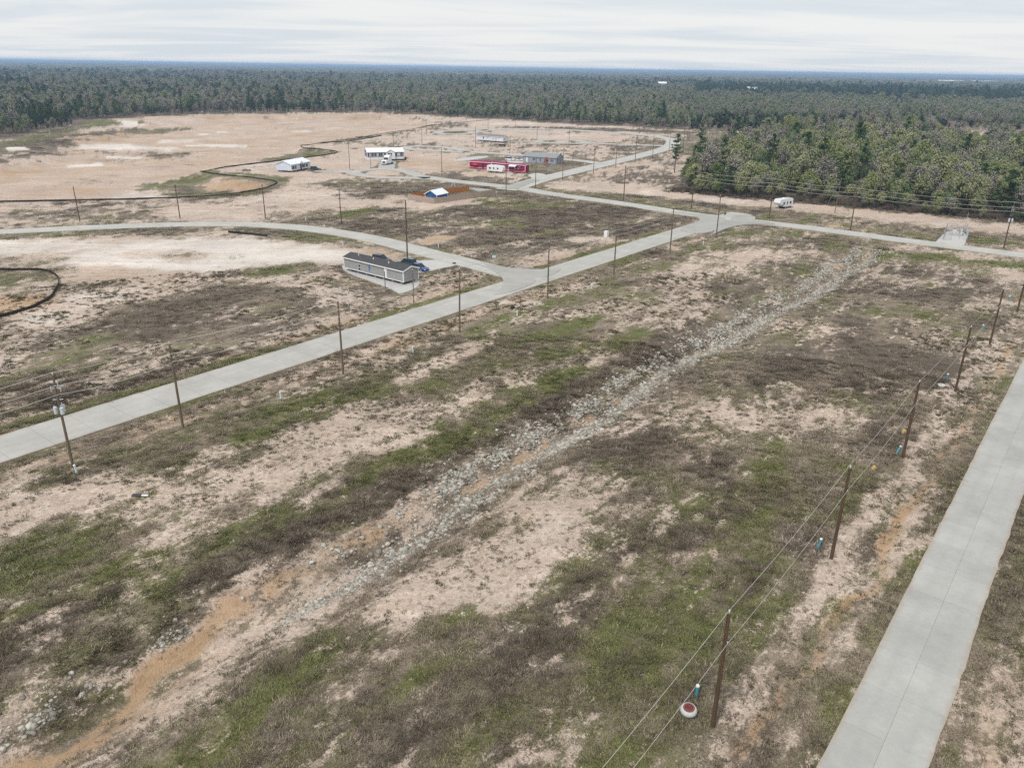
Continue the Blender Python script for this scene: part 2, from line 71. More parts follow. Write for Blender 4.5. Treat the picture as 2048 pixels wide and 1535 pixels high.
STROKES=[([(-5.0,263.3),(25.2,232.9),(37.7,218.1)],26,1.0,(1.0,0.2,0.9,0,0)),([(-62.9,242.3),(-31.1,212.2),(-3.7,200.7)],20,1.0,(1.0,0.22,0.85,0,0)),([(-67.1,224.4),(-45.9,218.4)],9,1.0,(0.85,0.3,0.6,0,0)),([(-51.3,281.4),(-23.6,288.4)],12,1.0,(0.8,0.3,0.6,0.05,0)),([(-4.8,253.0),(14.3,250.0)],5,1.0,(0.9,0.75,0.2,0,0)),([(-21.2,258.5),(-6.6,263.2)],3.5,1.0,(0.7,0.8,0.1,0,0)),([(-40.2,254.4),(-26.2,244.1),(-16.1,254.9)],4,1.0,(0.1,0.2,0.1,0.15,0.2)),([(-73.2,246.1),(-50.0,239.0),(-36.3,249.8)],4,1.0,(0.3,0.2,0.3,0.1,0.2)),([(-48.3,230.3),(-44.7,235.0)],4,1.0,(0.9,0.8,0.2,0,0)),([(-23.8,220.3),(-9.5,214.0)],5,0.7,(0.9,0.6,0.35,0,0)),([(-4.1,222.1),(4.2,215.2)],5,0.8,(0.9,0.65,0.3,0,0)),([(-21.3,190.6),(-17.5,195.8)],3,1.0,(0.02,0,0,0.6,0.15)),([(15.3,195.9),(22.0,199.6)],3,1.0,(0.3,0.2,0.3,0.1,0.1)),([(-0.9,170.3),(14.3,181.5),(35.5,203.9)],3.5,1.0,(0.5,0.25,0.4,0.25,0)),([(6.6,201.6),(23.7,216.9),(44.8,234.7)],3,0.7,(0.7,0.5,0.4,0.1,0)),([(-184.6,217.5),(-147.6,225.2),(-122.3,231.9),(-95.5,239.1),(-76.0,255.9),(-70.0,285.6)],14,1.0,(0.28,0.2,0.45,0.05,0.15)),([(-142.9,217.4),(-122.2,217.7),(-98.1,219.9)],4,1.0,(0.7,0.4,0.6,0,0)),([(-124.4,236.2),(-103.9,233.7)],4,0.7,(0.6,0.35,0.6,0,0)),([(-97.9,229.9),(-85.9,221.0),(-75.7,215.7)],5,1.0,(0.06,0.1,0.1,0.1,0.3)),([(-80.7,250.3),(-63.4,257.2),(-51.8,248.2)],5,1.0,(0.2,0.1,0.2,0.05,0.35)),([(-113.2,300.9),(-91.5,311.1),(-65.0,314.4)],16,1.0,(0.12,0.1,0.2,0.12,0.25)),([(-90.1,335.9),(-75.7,347.0),(-49.1,341.5)],14,1.0,(0.1,0.1,0.15,0.3,0.15)),([(-62.6,293.1),(-43.2,299.5)],6,1.0,(0.5,0.5,0.45,0.1,0)),([(-48.5,370.7),(-29.6,363.2),(-19.5,345.5)],10,1.0,(0.05,0.1,0.1,0.65,0.05)),([(-32.1,300.8),(-6.1,318.8),(-26.1,319.4)],6,1.0,(0.75,0.2,0.65,0.1,0)),([(-18.3,323.5),(3.9,323.1)],4,1.0,(0.1,0.1,0.1,0.35,0.2)),([(-16.8,379.6),(4.2,358.1),(26.7,361.3)],9,1.0,(1.1,0.6,-0.3,0.25,0)),([(26.0,351.7),(36.1,366.5)],6,1.0,(0.7,0.3,0.5,0.1,0)),([(-84.3,411.8),(-56.7,396.3),(-39.4,394.3)],12,1.0,(0.15,0.1,0.2,0.2,0.1)),([(-7.4,381.0),(29.4,400.2),(58.6,435.4)],14,1.0,(0.6,0.15,0.6,0.05,0)),([(-36.3,448.0),(-8.5,435.3),(45.0,433.2)],14,1.0,(0.3,0.15,0.45,0.1,0.05)),([(-25.7,511.4),(22.0,528.9),(69.3,518.5)],18,1.0,(0.25,0.15,0.4,0.1,0.1)),([(9.0,526.3),(52.7,511.5)],10,0.8,(0.1,0.1,0.15,0.1,0.3)),([(76.3,501.3),(90.3,493.4)],9,1.0,(0.6,0.35,0.5,0.1,0)),([(-84.4,439.6),(-55.2,494.3),(-21.6,489.9)],14,1.0,(0.3,0.2,0.45,0.05,0.1)),([(-77.0,542.2),(-49.0,607.4),(-19.6,614.4)],14,1.0,(0.5,0.35,0.5,0.05,0)),([(-20.1,631.2),(44.0,613.0),(94.7,579.0)],18,1.0,(0.08,0.1,0.1,0.15,0.35)),([(-4.4,591.4),(77.8,584.9),(125.6,558.4)],7,1.0,(0.8,0.25,0.7,0,0)),([(-43.0,532.1),(-35.3,538.0)],4,1.0,(0.9,0.8,0.1,0,0)),([(12.6,288.7),(34.5,327.0),(62.7,376.4),(78.6,412.6)],16,1.0,(0.4,0.25,0.35,0.2,0.05)),([(31.6,297.4),(55.3,329.7),(68.1,367.0)],14,1.0,(0.35,0.15,0.45,0.1,0.1)),([(44.5,325.1),(56.7,338.1),(60.9,314.9)],8,1.0,(0.6,0.15,0.7,0.05,0)),([(5.3,281.6),(16.1,286.6)],4,1.0,(0.7,0.7,0.1,0.15,0)),([(12.3,280.0),(36.7,264.4),(57.4,244.7),(83.4,229.9),(105.0,213.0),(129.4,197.5),(148.8,180.7)],4.5,1.0,(0.6,0.45,0.12,0.5,0)),([(22.0,293.6),(47.5,280.3),(70.4,265.8),(98.3,250.5),(121.6,233.3),(141.4,217.4),(159.6,195.0)],8,1.0,(0.08,0.15,0.15,0.22,0.2)),([(57.2,284.9),(81.5,275.8),(103.6,264.9),(122.2,250.9),(152.1,235.2),(172.6,212.3)],3.5,1.0,(0.75,0.25,0.65,0.05,0)),([(121.3,203.0),(129.4,197.5)],3.5,1.0,(0.9,0.9,0,0.05,0)),([(100.3,214.7),(108.2,211.2)],3,1.0,(0.85,0.8,0,0.1,0)),([(129.2,530.2),(152.1,508.3),(100.4,442.3)],22,1.0,(0.7,0.25,0.45,0.15,0)),([(104.1,472.7),(93.3,441.2)],5,1.0,(0.7,0.5,0,0.4,0)),([(321.9,567.7),(342.6,551.4),(386.2,540.3)],30,1.0,(0.7,0.2,0.4,0.1,0.1)),([(-246.0,385.2),(-279.1,498.8),(-296.4,569.2),(-269.2,570.6)],9,1.0,(0.85,0.8,0.15,0.1,0)),([(-304.4,578.0),(-274.6,574.6)],9,1.0,(0.95,0.95,0,0,0)),([(-248.0,322.9),(-223.6,348.9),(-220.2,377.4),(-238.2,396.5),(-255.4,465.7),(-245.7,505.9)],7,1.0,(0.7,0.3,0.7,0.1,0)),([(-247.1,395.0),(-236.2,386.8)],3,1.0,(0.02,0,0,0,1)),([(-281.5,589.3),(-261.3,557.1)],5,1.0,(0.02,0,0,0,1)),([(-216.1,410.9),(-188.3,394.7),(-169.4,390.4)],10,1.0,(0.4,0.15,0.55,0.35,0)),([(-247.8,456.8),(-235.5,484.4),(-244.3,523.3)],5,1.0,(0.2,0.1,0.2,0.8,0)),([(-226.8,432.0),(-207.0,429.6),(-182.8,422.3)],5,1.0,(0.0,0,0,0,1)),([(-203.8,472.4),(-187.7,468.5)],4,1.0,(0,0,0,0,1)),([(-175.6,444.4),(-148.8,446.2)],3,1.0,(0,0,0,0,0.9)),([(-189.6,346.0),(-183.3,352.8)],2.5,1.0,(0,0,0,0,1)),([(-188.6,382.5),(-176.7,379.7)],2.5,1.0,(0,0,0,0,0.9)),([(-199.8,515.8),(-193.8,534.5)],3,1.0,(0,0,0,0,0.7)),([(-147.4,544.8),(-139.0,551.3)],3,1.0,(0,0,0,0,0.6)),([(-128.7,276.3),(-123.4,284.6),(-98.1,258.9)],7,1.0,(0.08,0.1,0.1,0.1,0.55)),([(-131.1,298.7),(-123.8,304.0),(-100.0,264.2),(-91.2,273.3)],7.5,1.0,(0.95,0.6,0.35,0.1,0)),([(-124.0,314.7),(-107.3,306.1),(-90.4,293.9)],5,1.0,(0.9,0.7,0.25,0.1,0)),([(-110.7,294.2),(-97.6,282.4),(-91.7,280.6)],4,1.0,(0.15,0.1,0.1,0.9,0)),([(-113.0,387.5),(-108.7,407.8),(-93.3,395.3)],6,1.0,(0.95,0.6,0.3,0.05,0)),([(-104.7,484.7),(-90.6,506.2)],7,1.0,(0.9,0.55,0.3,0.05,0)),([(-239.1,533.5),(-232.8,553.9)],10,1.0,(0.8,0.5,0.3,0.1,0)),([(-281.9,631.5),(-188.0,715.2),(-100.3,709.5)],12,1.0,(0.2,0.1,0.2,0.5,0)),([(-117.9,133.3),(-90.2,131.8),(-60.7,124.5),(-40.8,144.8),(-22.9,153.5)],24,1.0,(0.62,0.3,0.5,0.1,0.05)),([(-148.6,172.1),(-119.6,179.6),(-95.9,178.7),(-74.4,183.1),(-54.3,179.1),(-42.9,174.7)],9,1.0,(0.03,0.05,0.05,0.05,0.8)),([(-89.8,166.4),(-71.3,160.8),(-55.8,168.8)],6,1.0,(0.05,0.05,0.05,0.08,0.95)),([(-91.1,149.1),(-84.5,155.6),(-69.9,152.5)],6,1.0,(0.22,0.1,0.2,0.3,0.2)),([(-76.1,123.7),(-77.4,132.5),(-76.3,139.1),(-66.6,138.0)],5,1.0,(0.1,0.1,0.1,0.15,0.45)),([(-73.6,104.7),(-70.1,111.4),(-70.5,124.0)],4,1.0,(0.2,0.2,0.2,0.1,0.3)),([(-76.1,108.8),(-73.1,111.2)],4,1.0,(0.4,0.4,0.2,0.1,0.2)),([(-99.8,150.5),(-93.9,149.0)],6,1.0,(0.85,0.7,0.3,0.1,0)),([(-86.7,128.9),(-86.9,135.1)],4,1.0,(0.3,0.3,0.2,0.7,0)),([(-92.1,134.8),(-88.5,131.9)],4,1.0,(0.3,0.3,0.2,0.7,0)),([(-63.5,121.7),(-57.5,133.6),(-47.3,140.8),(-35.5,138.1)],9,1.0,(0.93,0.2,0.85,0,0)),([(-64.2,111.7),(-59.5,121.9),(-47.5,122.5)],7,1.0,(0.93,0.2,0.85,0,0)),([(-62.7,103.1),(-63.9,114.0)],5,1.0,(0.9,0.75,0.3,0,0)),([(-57.7,95.0),(-47.3,101.9),(-38.5,123.0)],5,1.0,(0.8,0.25,0.6,0.05,0)),([(-65.0,97.3),(-51.6,103.6)],4,1.0,(0.7,0.5,0.4,0.05,0)),([(-49.2,153.8),(-38.8,152.5),(-30.9,138.4)],5,1.0,(0.35,0.3,0.35,0.05,0.35)),([(-52.5,157.8),(-45.4,162.6)],3.5,1.0,(0.85,0.75,0.2,0,0)),([(-38.8,152.5),(-34.4,150.8)],3.5,1.0,(0.6,0.5,0.2,0.4,0)),([(-49.8,89.5),(-46.4,96.3),(-35.1,110.8),(-27.1,123.6),(-15.8,142.7)],3.5,1.0,(0.45,0.15,0.3,0.25,0.1)),([(-18.0,146.2),(-12.9,154.1),(-6.8,154.5)],5,1.0,(0.35,0.15,0.25,0.45,0.1)),([(-9.5,148.5),(-4.3,154.7)],2.5,1.0,(0.85,0.7,0.2,0.1,0)),([(-60.6,201.3),(-40.6,191.5),(-29.1,181.0)],5,1.0,(0.9,0.65,0.35,0.05,0)),([(-32.6,180.7),(-28.3,175.8)],3,1.0,(0.4,0.3,0.2,0.5,0.2)),([(-21.5,176.3),(-17.9,174.0)],2.5,1.0,(0.8,0.6,0.3,0.1,0)),([(-124.0,186.7),(-99.2,198.1),(-77.6,201.9),(-60.4,200.7)],2.2,1.0,(0.85,0.6,0.4,0.0,0)),([(-54.4,73.4),(-37.9,86.2),(-17.4,114.0),(7.0,144.1),(30.1,170.0),(50.5,195.6)],3,1.0,(0.55,0.3,0.25,0.3,0.0)),([(-45.6,72.0),(-34.5,80.1),(-21.5,95.6),(-9.5,112.0),(11.5,140.9),(36.6,175.4)],3.2,1.0,(0.88,0.55,0.35,0.05,0)),([(23.7,162.8),(44.8,186.5),(70.4,206.7),(84.3,195.2)],9,1.0,(0.85,0.55,0.4,0,0)),([(31.1,156.9),(48.2,176.2),(62.7,182.4)],7,1.0,(0.4,0.25,0.35,0.1,0.1)),([(57.3,165.0),(64.1,172.4)],5,1.0,(0.85,0.7,0.3,0,0)),([(59.5,205.9),(71.4,210.2)],5,1.0,(0.9,0.6,0.3,0,0)),([(-48.3,63.5),(-45.2,66.4),(-41.0,68.0),(-40.3,69.5)],3,1.0,(0.05,0.05,0.0,0.12,0.25)),([(-45.8,59.4),(-44.0,61.1)],2.5,1.0,(0.05,0,0,0.1,0.35)),([(-33.5,77.6),(-29.2,81.6),(-22.9,84.6)],2.2,1.0,(0.12,0.1,0.15,0.15,0.2)),([(-19.6,92.3),(-11.7,103.5),(-5.1,114.6)],2.4,1.0,(0.12,0.1,0.2,0.15,0.2)),([(-3.4,138.4),(3.0,137.1)],1.8,1.0,(0.02,0,0,0.1,0.5)),([(-35.2,70.7),(-29.1,77.8),(-31.9,73.0)],2.5,1.0,(0.75,0.3,0.55,0.1,0)),([(-30.8,82.9),(-21.2,93.9),(-8.6,99.8),(2.0,117.3),(13.2,128.5)],2.6,1.0,(0.88,0.75,0.25,0,0)),([(-11.2,92.7),(-1.7,103.9),(13.1,117.9)],2.5,1.0,(0.88,0.55,0.35,0.05,0)),([(-35.1,60.5),(-30.3,68.8),(-21.4,78.1),(-12.6,87.9),(-0.3,98.3)],4.5,1.0,(0.34,0.35,0.2,0.12,0.1)),([(-0.3,98.3),(9.1,106.4),(22.3,126.2),(35.1,142.3)],4,1.0,(0.42,0.3,0.3,0.1,0.1)),([(-41.4,56.4),(-37.9,57.3),(-33.3,52.5)],5,1.0,(0.95,0.85,0.2,0,0)),([(-35.7,49.3),(-32.7,51.2)],3,1.0,(0.95,0.8,0.3,0,0)),([(-29.3,52.6),(-25.7,56.1),(-24.4,60.0)],2.4,1.0,(0.93,0.95,0.15,0,0)),([(-21.7,63.5),(-16.1,68.3),(-13.9,73.6)],2,1.0,(0.9,0.9,0.15,0,0)),([(-11.0,76.0),(-7.1,81.1),(-2.6,85.4)],3,1.0,(0.95,1,0.1,0,0)),([(-2.7,89.8),(3.8,96.7),(10.4,104.4)],3,1.0,(0.93,1,0.1,0,0)),([(16.0,115.6),(21.9,123.4)],2.5,1.0,(0.9,0.8,0.2,0,0)),([(-37.4,45.8),(-33.1,48.2),(-28.2,50.1)],4,1.0,(0.9,0.35,0.75,0.0,0)),([(-26.6,54.0),(-19.4,61.8),(-10.2,69.5)],2.2,1.0,(0.9,0.4,0.6,0,0)),([(-11.2,69.5),(-4.1,78.7),(3.6,90.1),(12.4,102.6),(26.5,121.1),(45.7,146.4)],2.4,1.0,(0.88,0.3,0.7,0,0)),([(-7.4,71.7),(-2.4,78.7),(3.5,86.3)],1.6,1.0,(0.7,0.1,0.1,0,0.4)),([(-33.2,34.2),(-30.5,37.6),(-27.1,43.5),(-22.6,50.8),(-19.3,54.9)],0.85,1.0,(0.25,0.2,0.2,0.9,0)),([(-31.2,32.8),(-28.8,36.8),(-24.7,42.1),(-20.4,47.9)],1.2,1.0,(0.5,0.3,0.4,0.7,0)),([(-19.3,54.9),(-10.7,65.6),(-1.2,76.4),(14.3,95.4),(42.0,133.0),(88.3,192.6)],2.6,1.0,(0.6,0.3,0.6,0.4,0)),([(-19.3,54.9),(-10.7,65.6),(-1.2,76.4),(14.3,95.4),(42.0,133.0),(88.3,192.6)],0.9,1.0,(0.3,0.25,0.4,0.8,0)),([(-24.1,40.7),(-20.0,46.8),(-15.5,52.9),(-11.5,58.8)],2.2,1.0,(0.2,0.1,0.15,0.25,0.15)),([(-11.5,58.8),(-4.9,66.7),(2.1,74.2),(10.8,85.9),(29.5,109.5)],2.6,1.0,(0.55,0.1,0.35,0.12,0.1)),([(29.5,109.5),(41.7,125.8),(75.6,173.2)],3,1.0,(0.75,0.3,0.6,0,0)),([(-16.8,45.8),(-12.4,49.9),(-7.0,54.5)],4,1.0,(0.45,0.1,0.25,0.15,0.1)),([(-10.0,60.4),(-5.9,66.7)],4,1.0,(0.6,0.15,0.35,0.1,0.05)),([(-4.6,50.1),(-0.8,56.8),(4.7,62.5),(9.6,64.4)],4.5,1.0,(0.14,0.25,0.1,0.12,0.2)),([(-13.2,40.1),(-9.3,45.4),(-5.3,49.4)],2.4,1.0,(0.25,0.2,0.2,0.12,0.15)),([(-23.0,35.3),(-16.9,39.1),(-13.5,44.3)],3.4,1.0,(0.8,0.45,0.5,0.05,0)),([(-17.6,38.3),(-15.4,40.9),(-14.7,43.3)],2.2,1.0,(0.85,0.6,0.4,0,0)),([(-6.7,48.2),(-3.4,49.5),(-12.0,47.5)],1.8,1.0,(0.85,0.6,0.45,0,0)),([(-5.5,43.5),(-1.8,41.2),(1.6,42.2)],3,1.0,(0.9,0.8,0.2,0,0)),([(-12.3,36.8),(-6.8,37.7),(-0.4,38.2)],3,1.0,(0.85,0.55,0.45,0.05,0)),([(-0.5,43.6),(3.2,46.8),(6.7,52.9)],3,1.0,(0.95,0.3,0.85,0,0)),([(5.7,41.4),(11.0,49.2),(16.4,55.8),(15.2,61.1)],6,1.0,(0.92,0.52,0.4,0,0)),([(7.6,38.0),(14.0,44.9),(19.2,50.6)],4,1.0,(0.88,0.55,0.3,0,0)),([(13.5,68.3),(19.5,70.4),(27.9,70.7),(32.6,66.9)],5,1.0,(0.9,0.55,0.4,0,0)),([(21.9,63.9),(26.3,59.9)],4,1.0,(0.9,0.6,0.3,0,0)),([(5.7,72.1),(11.4,67.2)],3,1.0,(0.5,0.3,0.35,0.1,0.1)),([(13.0,84.6),(18.7,79.5),(22.1,77.2)],4,1.0,(0.75,0.2,0.65,0,0)),([(9.1,80.4),(16.4,83.3)],2.5,1.0,(0.9,0.15,0.85,0,0)),([(15.0,74.6),(18.9,72.5)],3,1.0,(0.9,0.65,0.35,0,0)),([(23.4,94.1),(28.3,88.0),(32.4,85.3)],4,1.0,(0.45,0.3,0.3,0.1,0.1)),([(31.3,94.4),(37.6,89.9)],4,1.0,(0.6,0.3,0.45,0.1,0.05)),([(29.6,76.2),(33.3,73.0),(33.0,80.0)],4,1.0,(0.85,0.65,0.25,0,0)),([(32.2,105.4),(41.5,114.5),(45.4,106.0)],6,1.0,(0.88,0.3,0.65,0,0)),([(46.2,108.1),(57.6,117.6),(61.6,110.9)],7,1.0,(0.98,0.12,0.98,0,0)),([(58.9,131.0),(63.0,128.3)],5,1.0,(0.95,0.15,0.9,0,0)),([(49.1,130.4),(51.5,125.0)],4,1.0,(0.5,0.3,0.3,0.1,0.1)),([(47.4,95.1),(51.1,90.4)],4,1.0,(0.85,0.4,0.55,0,0)),([(50.5,143.2),(64.9,151.2),(73.8,144.5)],9,1.0,(0.85,0.45,0.4,0.08,0)),([(68.4,134.5),(75.4,138.0)],4,1.0,(0.9,0.8,0.2,0,0)),([(77.2,152.0),(85.6,148.8)],7,1.0,(0.93,0.2,0.8,0,0)),([(88.5,167.1),(96.1,161.1)],6,1.0,(0.85,0.35,0.6,0,0)),([(89.6,187.0),(101.1,183.5),(115.0,173.5)],3.6,1.0,(0.93,0.95,0,0.05,0)),([(66.6,118.1),(84.1,135.3),(102.9,153.5)],5,1.0,(0.75,0.4,0.45,0.05,0.05)),([(85.8,138.6),(92.6,145.6)],2.4,1.0,(0.3,0.2,0.2,0.1,0.2)),([(27.7,61.5),(31.2,60.8)],2.4,1.0,(0.95,0.15,0.95,0,0)),([(44.1,80.4),(47.7,83.1)],3,1.0,(0.95,0.25,0.85,0,0)),([(58.8,100.8),(61.9,102.8)],3.5,1.0,(0.95,0.25,0.9,0,0)),([(13.9,37.3),(18.4,42.6)],2.0,1.0,(0.5,0.2,0.4,0.05,0.1)),([(17.7,38.2),(21.9,42.6),(30.2,50.3)],1.8,1.0,(0.85,0.6,0.25,0.05,0)),([(11.4,35.9),(14.9,39.8),(20.9,48.3),(30.7,60.8),(40.9,73.2),(54.3,90.5),(70.9,111.4),(96.3,142.4)],1.1,1.0,(0.42,0.2,0.3,0.1,0.12)),([(15.7,38.1),(21.0,44.1),(29.6,54.8),(36.9,63.5),(50.5,80.6),(67.4,101.2),(82.0,118.8)],0.8,1.0,(0.35,0.3,0.3,0.9,0)),([(17.7,38.2),(25.1,47.3),(35.4,60.1),(51.0,79.4),(68.8,101.2),(77.7,111.7)],1.1,1.0,(0.55,0.25,0.35,0.15,0.1)),([(21.7,40.4),(30.8,50.9),(41.8,63.6),(57.3,83.5),(67.0,95.9)],1.0,1.0,(0.85,0.7,0.2,0.05,0)),([(26.4,37.6),(35.5,47.0),(46.9,60.4)],2.2,1.0,(0.8,0.5,0.35,0.1,0)),([(30.2,36.3),(35.8,42.0)],2.5,1.0,(0.3,0.2,0.2,0.4,0.15)),([(34.8,37.7),(44.6,47.2)],5,1.0,(0.5,0.3,0.3,0.3,0.1))]
AX = R(52.4); UX, UY = math.cos(AX), math.sin(AX)          # road direction u, across v
def uv2xy(u, v): return (u * UX + v * UY, u * UY - v * UX)
def xy2uv(x, y): return x * UX + y * UY, x * UY - y * UX

# ------------------------------------------------------------------ numpy noise
def _hash(ix, iy, s):
    h = (ix.astype(np.int64) * 374761393 + iy.astype(np.int64) * 668265263 + s * 1442695041) & 0xFFFFFFFF
    h = ((h ^ (h >> 13)) * 1274126177) & 0xFFFFFFFF
    h = ((h ^ (h >> 16)) * 2246822519) & 0xFFFFFFFF
    return ((h ^ (h >> 15)) & 0xFFFF) / 65535.0
def vnoise(x, y, s=0):
    x0 = np.floor(x); y0 = np.floor(y); fx = x - x0; fy = y - y0
    fx = fx * fx * (3 - 2 * fx); fy = fy * fy * (3 - 2 * fy)
    a = _hash(x0, y0, s); b = _hash(x0 + 1, y0, s); c = _hash(x0, y0 + 1, s); d = _hash(x0 + 1, y0 + 1, s)
    return (a * (1 - fx) + b * fx) * (1 - fy) + (c * (1 - fx) + d * fx) * fy
def fbm(x, y, size, octs=4, s=0, rough=.5):
    r = 0; amp = 1; tot = 0; f = 1 / size
    for i in range(octs):
        ca, sa = math.cos(i * 1.3 + .4), math.sin(i * 1.3 + .4)
        r = r + amp * vnoise((x * ca - y * sa) * f + 17.3 * i, (x * sa + y * ca) * f - 9.1 * i, s + i * 7); tot += amp; amp *= rough; f *= 2.03
    return r / tot
def smooth(a, b, t):
    t = np.clip((t - a) / (b - a), 0, 1); return t * t * (3 - 2 * t)
def seg_dist(x, y, pts, cap=None):
    best = np.full(np.shape(x), 1e9)
    for (ax, ay), (bx, by) in zip(pts[:-1], pts[1:]):
        dx, dy = bx - ax, by - ay; L = dx * dx + dy * dy + 1e-9
        t = np.clip(((x - ax) * dx + (y - ay) * dy) / L, 0, 1)
        best = np.minimum(best, (x - ax - t * dx) ** 2 + (y - ay - t * dy) ** 2)
    return np.sqrt(best)
def inpoly(x, y, poly):
    x = np.asarray(x, float); y = np.asarray(y, float); r = np.zeros(x.shape, bool); n = len(poly)
    for i in range(n):
        x1, y1 = poly[i]; x2, y2 = poly[(i + 1) % n]
        c = ((y1 > y) != (y2 > y)); r ^= c & (x < (x2 - x1) * (y - y1) / (y2 - y1 + 1e-12) + x1)
    return r
def poly_sd(x, y, poly):
    d = seg_dist(x, y, list(poly) + [poly[0]]); return np.where(inpoly(x, y, poly), -d, d)
def chaikin(pts, n=2):
    for _ in range(n):
        q = [pts[0]]
        for a, b in zip(pts[:-1], pts[1:]):
            q.append((a[0] * .75 + b[0] * .25, a[1] * .75 + b[1] * .25)); q.append((a[0] * .25 + b[0] * .75, a[1] * .25 + b[1] * .75))
        q.append(pts[-1]); pts = q
    return pts

ROADS['A'] = ([uv2xy(-120, -91.8), uv2xy(232, -91.8)], 3.6)
ROADS['C'] = ([uv2xy(-120, -3.95), uv2xy(330, -3.95)], 2.75)
CURVED = {k for k in ROADS if k not in 'AC'}
ROADP = {k: (chaikin(v[0], 2) if k in CURVED else v[0], v[1]) for k, v in ROADS.items()}
FOREST = ZONES['forest'] + [(3000, 900), (9000, 9000), (0, 12000), (-9000, 9000), (-3000, 300)]
RWOOD = ZONES['rwood']; POND = ZONES['pond']

def road_dist(x, y):
    d = np.full(np.shape(x), 1e9)
    for k, (p, hw) in ROADP.items():
        xs = [a[0] for a in p]; ys = [a[1] for a in p]
        m = (x > min(xs) - 30) & (x < max(xs) + 30) & (y > min(ys) - 30) & (y < max(ys) + 30)
        if np.any(m):
            dd = seg_dist(x[m], y[m], p) - hw; d[m] = np.minimum(d[m], dd)
    for k, p in PATCHES.items():
        xs = [a[0] for a in p]; ys = [a[1] for a in p]
        m = (x > min(xs) - 8) & (x < max(xs) + 8) & (y > min(ys) - 8) & (y < max(ys) + 8)
        if np.any(m): d[m] = np.minimum(d[m], poly_sd(x[m], y[m], p))
    return d
DITCH_V = -47.8
def ditch_off(u, v): return v - DITCH_V - .9 * np.sin(u * .045) - .5 * np.sin(u * .16 + 1)
def heights(x, y, rd=None):
    x = np.asarray(x, float); y = np.asarray(y, float)
    if rd is None: rd = road_dist(x, y)
    u, v = xy2uv(x, y); r = np.hypot(x, y)
    z = (fbm(x, y, 9, 4, 3) - .5) * .55 + (fbm(x, y, 1.6, 3, 5) - .5) * .22 * np.clip(160 / (r + 1), 0, 1)
    z *= np.clip(190 / (r + 1), 0, 1) ** 1.5
    dv = ditch_off(u, v); on = smooth(209, 202, u)
    z -= on * (1.55 * np.exp(-(dv / 4.2) ** 2) + .55 * np.exp(-(dv / 13.) ** 2))
    inner = smooth(2.2, .6, np.abs(dv)) * on; z -= inner * .5
    onu = smooth(200, 190, u)
    z -= onu * .42 * np.exp(-((v + 84.9) / 1.5) ** 2) + onu * .4 * np.exp(-((v + 99.4) / 1.4) ** 2)
    z -= .42 * np.exp(-((v + 10.2) / 1.5) ** 2) * smooth(215, 205, u) + .4 * np.exp(-((v - 2.6) / 1.4) ** 2)
    m = (x < -40) & (y > 200) & (y < 760)
    if np.any(m):
        sd = poly_sd(x[m], y[m], POND); z[m] = z[m] * .6 - 2.1 * smooth(1.5, -9, sd)
    near = smooth(.3, 3.2, rd); z = z * near + (-.06) * (1 - near)
    return z
def hz(x, y): return float(heights(np.array([x]), np.array([y]))[0])

